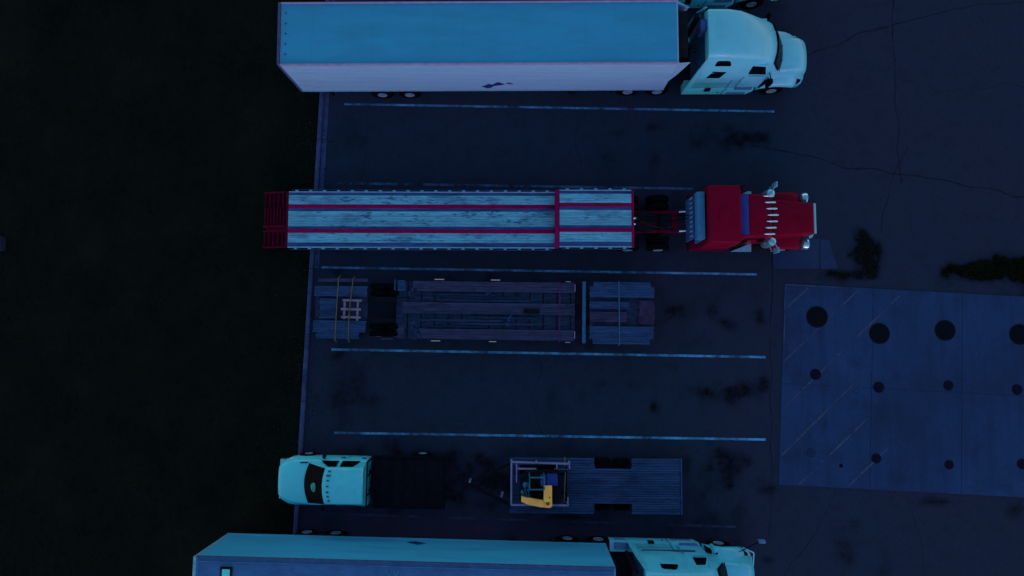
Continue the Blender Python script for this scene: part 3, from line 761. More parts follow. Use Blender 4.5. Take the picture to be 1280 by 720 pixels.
        if low_window:
            pts = [(a_ + 0.0, 2.20), (b_ - 0.10, 2.20), (b_ + 0.02, 2.80), (a_ + 0.10, 2.84)]
            A_ = [m.bm.verts.new((x_, s * (sy(z_) - 0.02), z_)) for x_, z_ in pts]; B_ = [m.bm.verts.new((x_, s * (sy(z_) + 0.015), z_)) for x_, z_ in pts]
            m.face(A_); m.face(B_)
            for i in range(4): m.face((A_[i], A_[(i + 1) % 4], B_[(i + 1) % 4], B_[i]))
            m.build('sleeper_window', GLASS, T)
        m = MB()
        pts = [(a_ + 0.08, 3.22), (b_ + 0.06, 3.22), (b_ + 0.08, 3.30), (b_ - 0.02, 3.50), (b_ - 0.12, 3.54), (a_ + 0.18, 3.54), (a_ + 0.10, 3.48)]
        A_ = [m.bm.verts.new((x_, s * (sy(z_) - 0.02 + 0.012), z_)) for x_, z_ in pts]; B_ = [m.bm.verts.new((x_, s * (sy(z_) + 0.02), z_)) for x_, z_ in pts]
        m.face(A_); m.face(B_)
        for i in range(len(pts)): m.face((A_[i], A_[(i + 1) % len(pts)], B_[(i + 1) % len(pts)], B_[i]))
        m.build('sleeper_window', GLASS, T)
        # door window with a raised frame
        m = MB(); a_, b_ = dw
        def dy(z_): return 1.185 - max(0, z_ - 1.9) * 0.20
        fr = [(a_ - 0.06, 2.22), (b_ + 0.20, 2.20), (b_ + 0.0, 2.90), (a_ - 0.02, 2.95)]
        gl = [(a_ + 0.02, 2.30), (b_ + 0.12, 2.28), (b_ - 0.07, 2.82), (a_ + 0.06, 2.88)]
        for nm, pts, off, mt in (('door', fr, 0.035, paint), ('window', gl, 0.048, GLASS)):
            q_ = MB()
            A_ = [q_.bm.verts.new((x_, s * (dy(z_) - 0.10), z_)) for x_, z_ in pts]; B_ = [q_.bm.verts.new((x_, s * (dy(z_) + off), z_)) for x_, z_ in pts]
            q_.face(A_); q_.face(B_)
            for i in range(4): q_.face((A_[i], A_[(i + 1) % 4], B_[(i + 1) % 4], B_[i]))
            if nm == 'door':
                q_.box(a_ - 0.08, b_ + 0.22, min(s * 1.15, s * 1.235), max(s * 1.15, s * 1.235), 0.98, 2.18, 0.03)
                q_.box(a_ - 0.02, a_ + 0.10, min(s * 1.235, s * 1.262), max(s * 1.235, s * 1.262), 1.55, 1.62)
                dr = q_.build('door', mt, T)
            else: q_.build('window', mt, dr)
        m = MB(); y0, y1 = min(s * 1.236, s * 1.243), max(s * 1.236, s * 1.243)
        m.box(dw[0] - 0.12, dw[0] - 0.105, y0, y1, 1.0, 2.2); m.box(dw[1] + 0.20, dw[1] + 0.215, y0, y1, 1.0, 2.2); m.build('door_seam', SEAM, dr)
        m = MB(); m.box(-3.46, -3.445, min(s * 1.245, s * 1.268), max(s * 1.245, s * 1.268), 1.0, 1.9); m.box(-4.96, -3.5, min(s * 1.262, s * 1.272), max(s * 1.262, s * 1.272), 1.50, 1.515); m.build('body_seam', SEAM, T)
        m = MB(); m.cyl((dw[0] - 0.20, s * 1.285, 1.35), (dw[0] - 0.20, s * 1.285, 2.0), 0.016, 8); m.build('grab_handle', CHROME, T)
        # mirror
        m = MB(); m.box(-1.98, -1.84, min(s * 1.36, s * 1.56), max(s * 1.36, s * 1.56), 1.72, 2.35, 0.04); m.bar((-1.95, s * 1.06, 2.25), (-1.9, s * 1.42, 2.28), 0.035); m.bar((-1.85, s * 1.06, 1.8), (-1.9, s * 1.42, 1.82), 0.035)
        m.build('mirror', BLACK if not hoodmirror else paint, T)
        # dark wedge between door and fender
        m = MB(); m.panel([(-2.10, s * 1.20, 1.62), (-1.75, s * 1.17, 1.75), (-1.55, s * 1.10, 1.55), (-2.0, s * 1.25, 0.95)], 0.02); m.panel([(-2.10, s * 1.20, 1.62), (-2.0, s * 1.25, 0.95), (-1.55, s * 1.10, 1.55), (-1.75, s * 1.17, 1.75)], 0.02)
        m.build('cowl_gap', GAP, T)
        # chassis fairing (skirt) with steps let into it
        m = MB()
        m.loft([[(x, s * 1.20, 0.32), (x, s * 1.31, 0.34), (x, s * 1.315, 0.80), (x, s * 1.27, 0.96), (x, s * 0.9, 0.99), (x, s * 0.9, 0.32)] for x in (-5.30 - ext, -5.0, -3.6, -2.35)] + [[(-2.12, s * 1.18, 0.5), (-2.12, s * 1.24, 0.52), (-2.12, s * 1.24, 0.70), (-2.12, s * 1.2, 0.80), (-2.12, s * 0.9, 0.82), (-2.12, s * 0.9, 0.5)]])
        sk = m.build('side_skirt', paint, T)
        m = MB(); m.box(-3.30, -2.45, min(s * 1.30, s * 1.322), max(s * 1.30, s * 1.325), 0.40, 0.60); m.box(-3.05, -2.30, min(s * 1.20, s * 1.305), max(s * 1.20, s * 1.305), 0.86, 1.04); m.build('step', GRIL, sk)
        m = MB(); m.box(-4.38, -4.12, min(s * 1.25, s * 1.328), max(s * 1.25, s * 1.328), 0.72, 1.0); m.bar((-3.52, s * 1.318, 0.36), (-3.50, s * 1.318, 0.80), 0.02, 0.02); m.bar((-3.50, s * 1.318, 0.80), (-3.42, s * 1.278, 0.97), 0.02, 0.02)
        m.bar((-3.75, s * 1.322, 0.62), (-3.66, s * 1.322, 0.62), 0.03, 0.04); m.build('fuel_cap', GAP, sk)
        wheel(T, -1.25, s * 1.24, 0.51, 0.51, 0.30, s)
        for xr in rear_axles: wheel(T, xr, s * 1.27, 0.51, 0.51, 0.28, s, True)
        m = MB(); m.box(rear_axles[0] - 0.75, rear_axles[0] - 0.72, min(s * 0.6, s * 1.2), max(s * 0.6, s * 1.2), 0.2, 0.95); m.build('mud_flap', BLACK, T)
    for y_ in (0.30, -0.36):
        m = MB(); m.bar((wsx(y_, 1.90) + 0.03, y_, 1.93), (wsx(y_ - 0.3, 2.4) + 0.03, y_ - 0.35, 2.42), 0.02, 0.012); m.build('wiper', STEEL, T)
    # marker lights on the roof, fairing ribs
    m = MB()
    for y_ in (-0.55, -0.3, 0, 0.3, 0.55): m.box(-2.28 + 0.24 * (1 - y_ * y_), -2.16 + 0.24 * (1 - y_ * y_), y_ - 0.03, y_ + 0.03, 2.86, 2.915, 0.01)
    m.build('marker_light', GRIL, T)
    m = MB()
    m.loft([[(x, hw * u, z) for u, z in ((-1, 0.42), (1, 0.42), (1, 0.78), (-1, 0.78))] for x, hw in ((-0.16, 1.05), (-0.02, 0.98), (0.10, 0.75), (0.14, 0.5))])
    m.build('bumper', paint if not hoodmirror else CHROME, T)
    m = MB(); m.box(0.06, 0.10, -0.42, 0.42, 0.85, 1.12, 0.01); m.build('grille', STEEL, T)
    m = MB()
    for s in (0.42, -0.42): m.box(-8.6, -0.4, s - 0.04, s + 0.04, 0.72, 0.98)
    for xx in (-8.5, -7.1, -5.9): m.box(xx, xx + 0.12, -0.42, 0.42, 0.75, 0.92)
    m.lathe((-7.1, 0, 1.0), (0, 0, 1), [(0.5, 0.0), (0.5, 0.06), (0.1, 0.08), (0, 0.08)], 24)
    for xr in rear_axles: m.cyl((xr, -1.0, 0.51), (xr, 1.0, 0.51), 0.09, 10)
    m.cyl((-1.25, -1.0, 0.51), (-1.25, 1.0, 0.51), 0.06, 8)
    m.build('frame', STEEL, T)
    # back-wall equipment: exhaust, air lines, catwalk, lamp
    m = MB(); m.cyl((-5.3, 0.85, 0.9), (-5.3, 0.85, 3.3), 0.10, 14); m.cyl((-5.3, 0.85, 3.3), (-5.42, 0.85, 3.6), 0.09, 14); m.build('exhaust_stack', STEEL, T)
    m = MB(); m.box(-5.26, -5.02, 0.15, 0.62, 3.05, 3.75, 0.05); m.build('air_conditioner', STRIP, T)
    m = MB(); m.box(-6.0, -5.1, -0.6, 0.6, 1.0, 1.03); 
    for i in range(6): m.box(-5.95 + i * 0.15, -5.90 + i * 0.15, -0.6, 0.6, 1.032, 1.05)
    m.build('catwalk', STEEL, T)
    m = MB()
    for y_, zz in ((0.1, 1.9), (-0.05, 1.8), (0.22, 1.75)):
        P = [Vector((-5.03, y_, 2.1)), Vector((-5.35, y_, zz)), Vector((-5.7, y_ * 0.5, zz - 0.15)), Vector((-6.2, y_, zz + 0.1))]
        for a_, b_ in zip(P, P[1:]): m.cyl(a_, b_, 0.018, 6)
    m.build('air_hose', BLACK, T)
    return T
tra = sleeper_tractor((12.72, 12.27, 0), 0.0, 'white sleeper tractor with rounded roof fairing in front of the lavender-sided box trailer', WHITE)
trc = copy_tree(tra); trc.location = (11.93, 16.34, 0)
trc['label'] = 'white sleeper tractor showing only its nose at the top edge of the photo'
trb = sleeper_tractor((9.88, -10.30, 0), R(-1.3), 'white sleeper tractor with a long-armed hood mirror at the bottom edge of the photo', WHITE2, ext=0.72, sw=(-4.42, -3.72), dw=(-3.05, -2.36), rear_axles=(-7.80, -6.46), hoodmirror=True, low_window=False)
m = MB()
P = [(-0.55, 1.05, 1.1), (-0.30, 1.38, 1.55), (-0.12, 1.60, 1.78), (0.10, 1.72, 1.84)]
for a_, b_ in zip(P, P[1:]): m.cyl(a_, b_, 0.02, 6)
ma = m.build('hood_mirror', BLACK, trb)
m = MB(); m.box(0.02, 0.30, 1.66, 1.80, 1.72, 1.96, 0.05); m.build('mirror_head', GRIL, ma)
m = MB()
for i in range(5):
    for r_ in range(2): m.box(-5.78 + i * 0.10, -5.73 + i * 0.10, 1.32, 1.33, 0.40 + r_ * 0.2, 0.55 + r_ * 0.2)
m.box(-5.85, -5.25, 1.02, 1.29, 0.99, 1.02)
m.build('tread_plate', GRIL, trb)
m = MB(); m.bar((-4.75, 1.27, 1.9), (-2.6, 1.27, 1.84), 0.04, 0.09); m.bar((-4.85, 1.27, 2.02), (-4.75, 1.27, 1.9), 0.04, 0.05); m.build('trim_line', RAILB, trb)
m = MB(); m.cyl((-0.02, -0.9, 0.86), (0.06, -0.3, 0.98), 0.025, 8); m.cyl((0.06, -0.3, 0.98), (0.12, 1.0, 0.98), 0.03, 8); m.cyl((0.12, 1.0, 0.98), (-0.35, 1.2, 0.95), 0.03, 8); m.build('brush_guard', CHROME, trb)

# ------------------------------------------------------------------ red step-deck trailer
sd_ = empty('flatbed_trailer', (-2.65, 5.07, 0), R(-0.25))
tag(sd_, 'red step-deck flatbed trailer with pale weathered boards and red stripes', 'flatbed trailer')
def deck(x0, x1, z, hw, wood_m, strip_m, parent, lay, red=RED_D):
    """lay: list of (kind, y_top, y_bottom) across the deck, measured from +hw downward"""
    for kind, a, b_ in lay:
        ya, yb = hw - b_, hw - a
        m = MB()
        if kind == 'wood':
            n_ = max(1, round((yb - ya) / 0.112)); w_ = (yb - ya) / n_
            for i in range(n_):
                xa = x0
                cuts = sorted([x0] + [x0 + (x1 - x0) * (j + random.uniform(0.3, 0.7)) / max(1, round((x1 - x0) / 4)) for j in range(max(1, round((x1 - x0) / 4)))] + [x1])
                for c0, c1 in zip(cuts, cuts[1:]):
                    dz = random.uniform(-0.004, 0.004)
                    m.box(c0 + 0.004, c1 - 0.004, ya + i * w_ + 0.004, ya + (i + 1) * w_ - 0.004, z - 0.04, z + dz)
            m.build('deck_boards', wood_m, parent)
        elif kind == 'red':
            m.box(x0, x1, ya, yb, z - 0.12, z + 0.012, 0.004); m.build('deck_beam', red, parent)
        elif kind == 'strip':
            m.box(x0, x1, ya, yb, z - 0.06, z - 0.012); m.build('deck_strip', strip_m, parent)
LAY = [('strip', 0.045, 0.17), ('wood', 0.17, 0.58), ('red', 0.58, 0.745), ('strip', 0.745, 0.885), ('wood', 0.885, 1.565), ('strip', 1.565, 1.69), ('red', 1.69, 1.855), ('wood', 1.855, 2.29), ('strip', 2.29, 2.46)]
deck(-7.60, 4.23, 1.02, 1.255, WOOD, STRIP, sd_, LAY)
deck(4.42, 7.55, 1.50, 1.255, WOOD, STRIP, sd_, LAY)
m = MB(); m.box(4.23, 4.40, -1.255, 1.255, 0.85, 1.515, 0.01); m.build('step_beam', RED_D, sd_)
m = MB(); m.box(7.555, 7.66, -1.255, 1.255, 1.28, 1.515, 0.01); m.build('front_beam', RED_D, sd_)
m = MB(); m.box(-7.72, -7.605, -1.255, 1.255, 0.7, 1.00, 0.01); m.build('rear_beam', RED_F, sd_)
for s in (1, -1):
    for x0, x1, z in ((-7.6, 4.23, 1.02), (4.42, 7.55, 1.50)):
        m = MB(); m.box(x0, x1, min(s * 1.215, s * 1.258), max(s * 1.215, s * 1.258), z - 0.20, z + 0.006, 0.004)
        rl = m.build('side_rail', ALU, sd_)
        xx = x0 + 0.28
        while xx < x1 - 0.1:
            m = MB(); m.box(xx, xx + 0.13, min(s * 1.262, s * 1.325), max(s * 1.262, s * 1.325), z - 0.14, z - 0.012, 0.006); m.build('stake_pocket', ALU, rl)
            xx += 0.62
        m = MB(); m.bar((x0 + 0.1, s * 1.34, z - 0.07), (x1 - 0.1, s * 1.34, z - 0.07), 0.022, 0.05); m.build('rub_rail', STRIP, rl)
m = MB()
for s in (0.5, -0.5):
    m.box(-7.6, 4.3, s - 0.07, s + 0.07, 0.55, 0.88); m.box(4.2, 7.5, s - 0.07, s + 0.07, 1.15, 1.36)
for xx in frange(-7.4, 7.2, 0.6):
    zt = 0.9 if xx < 4.2 else 1.38
    m.box(xx, xx + 0.06, -1.2, 1.2, zt - 0.1, zt)
m.build('chassis', RED_F, sd_)
for x_ in (-6.3, -4.9):
    for s in (1, -1): wheel(sd_, x_, s * 1.20, 0.44, 0.43, 0.26, s, True)
for s in (0.9, -0.9):
    m = MB(); m.box(3.4, 3.52, s - 0.06, s + 0.06, 0.05, 0.8); m.box(3.3, 3.62, s - 0.12, s + 0.12, 0.01, 0.05); m.build('landing_leg', STEEL, sd_)
m = MB(); m.cyl((7.67, 0.0, 1.50), (7.73, 0.0, 1.56), 0.055, 12); m.cyl((7.66, -0.25, 1.48), (7.72, -0.25, 1.48), 0.04, 10); m.build('air_coupling', CHROME, sd_)
for cx, cy, a_, b_ in ((-5.2, 0.93, 0.42, 0.07), (-5.6, -0.33, 0.5, 0.06), (-3.2, 0.95, 0.3, 0.06), (0.2, 0.22, 0.6, 0.06), (1.2, 0.30, 0.7, 0.05), (2.6, -0.12, 0.5, 0.05), (-4.2, 0.18, 0.35, 0.05), (3.2, 0.30, 0.6, 0.05)):
    m = MB()
    for q_ in range(9):
        x_ = cx + random.gauss(0, a_ * 0.5); y_ = cy + random.gauss(0, b_); l_ = random.uniform(0.10, 0.34); w_ = random.uniform(0.02, 0.05)
        z_ = 1.0265 + 0.0006 * q_
        m.prism([(x_, y_), (x_ + l_ * 0.3, y_ - w_ / 2), (x_ + l_ * 0.8, y_ - w_ * 0.3), (x_ + l_, y_), (x_ + l_ * 0.6, y_ + w_ / 2)], z_ - 0.02, z_)
    tag(m.build('oil_scuff', mat('oily_scuff_%d' % int(cx * 10 + 100), (0.05, 0.13, 0.28), 0.9, spec=0.02, var=0.5, scale=9), sd_), kind='stuff')
GOUGE = mat('dark_split_wood', (0.02, 0.035, 0.10), 0.9, spec=0.02, var=0.3)
for b0, b1, z_, n_ in ((-7.5, 4.1, 1.0262, 150), (4.5, 7.5, 1.5062, 22)):
    m = MB()
    for i in range(n_):
        band = random.choice(((0.70, 1.06), (-0.29, 0.35), (-1.02, -0.62))); x_ = random.uniform(b0, b1 - 0.5) if random.random() < 0.5 else b0 + abs(random.gauss(0.45, 0.16)) * (b1 - b0) % (b1 - b0 - 0.5)
        y_ = random.uniform(*band); l_ = random.uniform(0.04, 0.34); w_ = random.uniform(0.008, 0.026)
        m.prism([(x_, y_), (x_ + l_ * 0.5, y_ - w_ / 2), (x_ + l_, y_), (x_ + l_ * 0.5, y_ + w_ / 2)], z_ - 0.02, z_)
    tag(m.build('board_split', GOUGE, sd_), kind='stuff')
RAMPP = mat('rusty_dark_ramp_plate', (0.055, 0.003, 0.018), 0.85, spec=0.03, var=0.6, scale=9, dirt=(0.01, 0.004, 0.01), dirt_amt=0.9, dirt_scale=5)
# loading ramps folded down from the tail: three ladder frames
for yc, hw, cnt, sol in ((0.90, 0.34, 5, False), (0.14, 0.42, 7, True), (-0.86, 0.36, 5, False)):
    m = MB(); z0, z1 = 0.93, 0.66; xa, xb = -7.74, -8.82
    for s in (1, -1): m.bar((xa, yc + s * hw, z0), (xb, yc + s * hw, z1), 0.07, 0.09)
    for i in range(cnt):
        t = (i + 0.7) / cnt; m.bar((xa + (xb - xa) * t, yc - hw, z0 + (z1 - z0) * t), (xa + (xb - xa) * t, yc + hw, z0 + (z1 - z0) * t), 0.05, 0.05)
    if sol: m.panel([(xa, yc - hw - 0.30, z0 - 0.02), (xb + 0.1, yc - hw - 0.30, z1), (xb + 0.1, yc - hw, z1), (xa, yc - hw, z0 - 0.02)], 0.04)
    rp = m.build('loading_ramp', RED_F, sd_)
    m = MB(); m.panel([(xa, yc - hw, z0 - 0.05), (xb + 0.02, yc - hw, z1 - 0.05), (xb + 0.02, yc + hw, z1 - 0.05), (xa, yc + hw, z0 - 0.05)], 0.012)
    for i in range(3):
        t = (i + 0.5) / 3; m.bar((xa, yc - hw + 2 * hw * t, z0 - 0.02), (xb, yc - hw + 2 * hw * t, z1 - 0.02), 0.03, 0.03)
    m.build('ramp_plate', RAMPP, rp)

# ------------------------------------------------------------------ red conventional tractor
rt = empty('semi_tractor', (13.02, 4.97, 0), R(0.0))
tag(rt, 'red long-nosed sleeper tractor with chrome bumper and seven pale cab lights', 'semi truck')
m = MB(); m.loft([ring(x, half(hb, ht, 1.0, z, r, cr, 2.2)) for x, hb, ht, z, r, cr in ((-5.16, 1.19, 1.17, 2.95, 0.05, 0.02), (-5.12, 1.22, 1.20, 3.0, 0.08, 0.03), (-3.92, 1.22, 1.20, 3.0, 0.08, 0.03), (-3.84, 1.20, 1.17, 2.93, 0.08, 0.02))]); m.build('sleeper', RED, rt)
m = MB(); m.loft([ring(x, half(hb, ht, 0.95, z, r, cr, 1.8)) for x, hb, ht, z, r, cr in ((-3.82, 1.02, 0.94, 2.55, 0.12, 0.04), (-3.0, 1.02, 0.93, 2.62, 0.14, 0.05), (-2.55, 1.0, 0.90, 2.58, 0.14, 0.05), (-2.42, 0.98, 0.88, 2.50, 0.12, 0.04), (-2.22, 0.95, 0.86, 1.95, 0.08, 0.04))]); cab = m.build('cab', RED, rt)
m = MB(); m.panel([(-2.405, -0.78, 2.42), (-2.215, -0.78, 2.00), (-2.18, 0.0, 2.02), (-2.36, 0.0, 2.45)], 0.02); m.panel([(-2.36, 0.0, 2.45), (-2.18, 0.0, 2.02), (-2.215, 0.78, 2.00), (-2.405, 0.78, 2.42)], 0.02); m.build('windshield', GLASS, rt)
for s in (1, -1):
    m = MB(); m.panel([(-3.5, s * 1.01, 1.75), (-2.55, s * 1.0, 1.75), (-2.65, s * 0.93, 2.35), (-3.5, s * 0.94, 2.35)], 0.015); m.panel([(-3.5, s * 1.01, 1.75), (-3.5, s * 0.94, 2.35), (-2.65, s * 0.93, 2.35), (-2.55, s * 1.0, 1.75)], 0.015); m.build('window', GLASS, rt)
# dark blue sun-roof deflector between sleeper and cab
m = MB(); m.loft([[(x, y_, z_) for y_, z_ in ((-0.84, z - 0.06), (0.84, z - 0.06), (0.84, z), (-0.84, z))] for x, z in ((-3.80, 2.78), (-3.62, 2.80), (-3.46, 2.74))]); m.build('air_deflector', BLUEP, rt)
# seven long cab lights in a chevron
for i in range(7):
    y_ = 0.80 - i * 0.267
    xo = -2.58 + 0.16 * (1 - (abs(i - 3) / 3) ** 1.2)
    m = MB(); m.lathe((xo - 0.20, y_, 2.655), (1, 0, 0), [(0.0, -0.06), (0.022, 0.0), (0.034, 0.16), (0.040, 0.34), (0.026, 0.42), (0, 0.44)], 12); m.build('cab_light', CHROME, rt)
m = MB(); m.box(-4.75, -4.35, -0.25, 0.25, 3.022, 3.05, 0.01); m.build('roof_hatch', RED, rt)
m = MB(); m.cyl((-2.9, 0.62, 2.6), (-3.1, 0.62, 3.2), 0.008, 6); m.build('antenna', STEEL, rt)
# hood: flat tapering nose
m = MB(); m.loft([ring(x, half(hb, ht, 0.75, z, r, cr, z - 0.3)) for x, hb, ht, z, r, cr in ((-2.24, 0.84, 0.80, 1.98, 0.08, 0.04), (-1.6, 0.80, 0.76, 1.95, 0.08, 0.04), (-0.9, 0.74, 0.70, 1.90, 0.08, 0.04), (-0.42, 0.70, 0.66, 1.84, 0.08, 0.03), (-0.36, 0.68, 0.63, 1.78, 0.06, 0.02))])
hd = m.build('hood', RED, rt)
m = MB(); m.box(-1.95, -0.45, -0.012, 0.012, 1.965, 1.99); m.build('hood_hinge', RED, hd)
m = MB(); m.box(-0.355, -0.25, -0.66, 0.66, 0.8, 1.80, 0.03); m.build('grille', CHROME, rt)
m = MB(); m.loft([[(x, hw * u, z) for u, z in ((-1, 0.40), (1, 0.40), (1, 0.90), (-1, 0.90))] for x, hw in ((-0.20, 0.75), (-0.06, 0.70), (0.0, 0.60))]); m.build('bumper', CHROME, rt)
for s in (1, -1):
    m = MB(); rg = []
    for x, zb, zt in ((-2.02, 0.80, 1.10), (-1.9, 1.02, 1.24), (-1.45, 1.16, 1.32), (-1.0, 1.12, 1.28), (-0.72, 0.98, 1.18), (-0.60, 0.85, 1.02)):
        rg.append([(x, s * 0.66, zb), (x, s * 1.24, zb - 0.03), (x, s * 1.26, (zb + zt) / 2), (x, s * 1.24, zt - 0.05), (x, s * 1.16, zt), (x, s * 0.66, zt + 0.03)])
    m.loft(rg); m.build('fender', RED, rt)
    m = MB(); m.lathe((-0.42, s * 1.02, 1.10), (1, 0, 0), [(0, -0.24), (0.20, -0.18), (0.25, -0.05), (0.24, 0.04), (0.17, 0.10), (0, 0.13)], 20); m.build('headlight', CHROME, rt)
    # air cleaner drum beside the cowl
    m = MB(); m.lathe((-2.28, s * 1.04, 1.25), (0, 0, 1), [(0, 0), (0.19, 0.0), (0.20, 0.05), (0.20, 0.78), (0.16, 0.86), (0.08, 0.90), (0, 0.91)], 22); m.build('air_cleaner', CHROME, rt)
    # mirror with tubular bracket
    m = MB(); m.bar((-2.35, s * 0.98, 2.3), (-2.12, s * 1.38, 2.32), 0.03); m.bar((-2.35, s * 0.98, 1.7), (-2.12, s * 1.38, 1.6), 0.03); m.cyl((-2.12, s * 1.40, 1.5), (-2.12, s * 1.40, 2.42), 0.02, 8); m.box(-2.10, -2.02, min(s * 1.30, s * 1.52), max(s * 1.30, s * 1.52), 1.72, 2.22, 0.02); m.build('mirror', ALU, rt)
    # stack beside sleeper, battery box, tank
    m = MB(); m.cyl((-3.72, s * 1.14, 0.95), (-3.72, s * 1.14, 3.05), 0.075, 14); m.build('exhaust_stack', STEEL, rt)
    m = MB(); m.cyl((-3.55, s * 1.02, 0.72), (-2.35, s * 1.02, 0.72), 0.30, 20); m.build('fuel_tank', STEEL, rt)
    m = MB(); m.panel([(-3.50, s * 1.02, 1.03), (-2.74, s * 1.02, 1.03), (-2.74, s * 1.34, 1.0), (-2.92, s * 1.34, 1.0)], 0.03) if s > 0 else m.panel([(-3.72, s * 1.34, 0.98), (-2.80, s * 1.34, 0.98), (-2.80, s * 0.96, 1.02)], 0.03); m.build('step', ALU, rt)
    m = MB(); m.box(-5.5, -3.9, min(s * 0.8, s * 1.24), max(s * 0.8, s * 1.24), 0.45, 1.0, 0.03); m.build('tool_box', RED_F, rt)
    wheel(rt, -1.35, s * 1.22, 0.51, 0.51, 0.30, s)
    for xr in (-8.15, -6.80): wheel(rt, xr, s * 1.22, 0.51, 0.51, 0.28, s, True)
# headache rack / guard behind the sleeper
m = MB(); m.box(-5.56, -5.24, -1.0, 1.0, 2.1, 2.62, 0.02); m.box(-5.30, -5.24, -1.0, 1.0, 1.1, 2.1); m.build('cab_guard', mat('blue_grey_guard', (0.05, 0.20, 0.42), 0.6, spec=0.15, var=0.15), rt)
m = MB(); m.box(-5.66, -5.58, -0.92, 0.92, 1.0, 2.2, 0.02); m.build('cab_guard_frame', STRIP, rt)
m = MB()
for y_ in [-0.8 + 0.2 * i for i in range(9)]: m.box(-5.70, -5.67, y_ - 0.03, y_ + 0.03, 1.9, 2.24, 0.005)
m.build('chain_hook', ALU, rt)
m = MB()
for s in (0.43, -0.43): m.box(-9.2, -0.5, s - 0.045, s + 0.045, 0.78, 1.04)
m.box(-6.25, -6.05, -0.38, 0.38, 0.85, 1.02); m.box(-8.9, -8.75, -0.38, 0.38, 0.85, 1.0)
m.build('frame', RED_F, rt)
for s in (0.43, -0.43):
    m = MB(); m.cyl((-5.95, s, 1.06), (-5.68, s, 1.14), 0.045, 10, 0.03); m.build('work_light', CHROME, rt)
for k_, y_ in enumerate((-0.12, 0.02, 0.15)):
    m = MB(); P = [Vector((-5.7, y_, 1.75)), Vector((-6.0, y_ * 1.6, 1.25)), Vector((-6.7, y_ * 2.2 - 0.05, 1.12)), Vector((-7.4, y_ * 1.2, 1.22)), Vector((-7.7, y_ * 0.4, 1.42))]
    for a_, b_ in zip(P, P[1:]): m.cyl(a_, b_, 0.017, 6)
    m.build('air_hose', (RED_F, BLACK, BLACK)[k_], rt)
m = MB(); m.lathe((-7.45, 0, 1.0), (0, 0, 1), [(0.5, 0.0), (0.5, 0.05), (0.1, 0.07), (0, 0.07)], 24); m.box(-8.0, -6.9, -0.36, 0.36, 0.9, 1.02)
for xr in (-8.15, -6.80): m.cyl((xr, -1.0, 0.51), (xr, 1.0, 0.51), 0.09, 10)
m.build('fifth_wheel', STEEL, rt)

# ------------------------------------------------------------------ dark lowbed trailer parked without tractor
lb = empty('lowbed_trailer', (-1.55, 1.03, 0), R(-0.75))
tag(lb, 'old dark blue lowbed trailer with gapped board strips, parked without a tractor', 'lowbed trailer')
def slab(nm, x0, x1, y0, y1, z, mt, parent=lb, dep=0.10):
    m = MB()
    if 'board' in nm:
        n_ = max(1, round((y1 - y0) / 0.11)); w_ = (y1 - y0) / n_; gp = 0.004 if parent is lb else 0.008
        for i in range(n_):
            e0 = random.uniform(0, 0.05) + (0.18 if random.random() < 0.1 and x1 - x0 > 3 and parent is lb else 0); e1 = random.uniform(0, 0.05)
            dz = random.uniform(-0.006, 0.006)
            m.box(x0 + e0, x1 - e1, y0 + i * w_ + gp, y0 + (i + 1) * w_ - gp, z - 0.04, z + dz)
    else: m.box(x0, x1, y0, y1, z - dep, z, 0.005)
    return m.build(nm, mt, parent)
# rear deck
slab('deck_boards', -7.38, -5.13, 1.20, 1.36, 1.02, DWOOD); slab('deck_boards', -7.50, -5.12, 0.56, 1.02, 1.02, DWOOD2)
slab('well_floor', -7.45, -5.15, -0.46, 0.58, 0.86, DWELL); slab('deck_boards', -7.24, -6.46, -0.42, 0.46, 1.04, DWOOD2)
slab('deck_boards', -7.52, -5.15, -1.02, -0.50, 1.02, DWOOD2); slab('deck_boards', -7.36, -5.45, -1.30, -1.02, 1.02, DWOOD2)
# rear bogie section
slab('frame_beam', -5.12, -3.9, 0.35, 0.55, 0.90, STEEL); slab('frame_beam', -5.12, -3.9, -0.55, -0.35, 0.90, STEEL)
slab('frame_beam', -3.97, -3.90, 0.86, 1.35, 0.98, DWOOD2); slab('deck_boards', -3.83, -3.44, 0.84, 1.32, 0.98, DWOOD2)
slab('deck_boards', -3.80, -3.45, -1.22, -0.68, 0.95, DWOOD); slab('frame_beam', -4.5, -3.95, -1.32, -1.24, 0.95, DWOOD)
for x_ in (-5.0, -4.25):
    for s in (1, -1): wheel(lb, x_ + 0.3, s * 1.18, 0.42, 0.42, 0.25, s, True)
# main well
slab('well_floor', -3.88, 4.02, -1.28, 1.28, 0.80, DWELL)
slab('deck_boards', -3.18, 4.0, 0.84, 1.30, 0.92, DWOOD); slab('deck_boards', -3.62, 4.04, -0.14, 0.36, 0.92, DWOOD); slab('deck_boards', -2.85, 4.0, -1.26, -0.80, 0.92, DWOOD)
for xx in frange(-3.4, 3.8, 0.6): slab('cross_member', xx, xx + 0.05, -1.25, 1.25, 0.812, STEEL, dep=0.08)
slab('cross_beam', 4.34, 4.48, -1.36, 1.35, 1.0, mat('blue_beam_paint', (0.03, 0.13, 0.30), 0.6, spec=0.1, var=0.3), dep=0.25)
slab('frame_beam', 4.05, 4.9, 0.35, 0.55, 0.88, STEEL); slab('frame_beam', 4.05, 4.9, -0.55, -0.35, 0.88, STEEL)
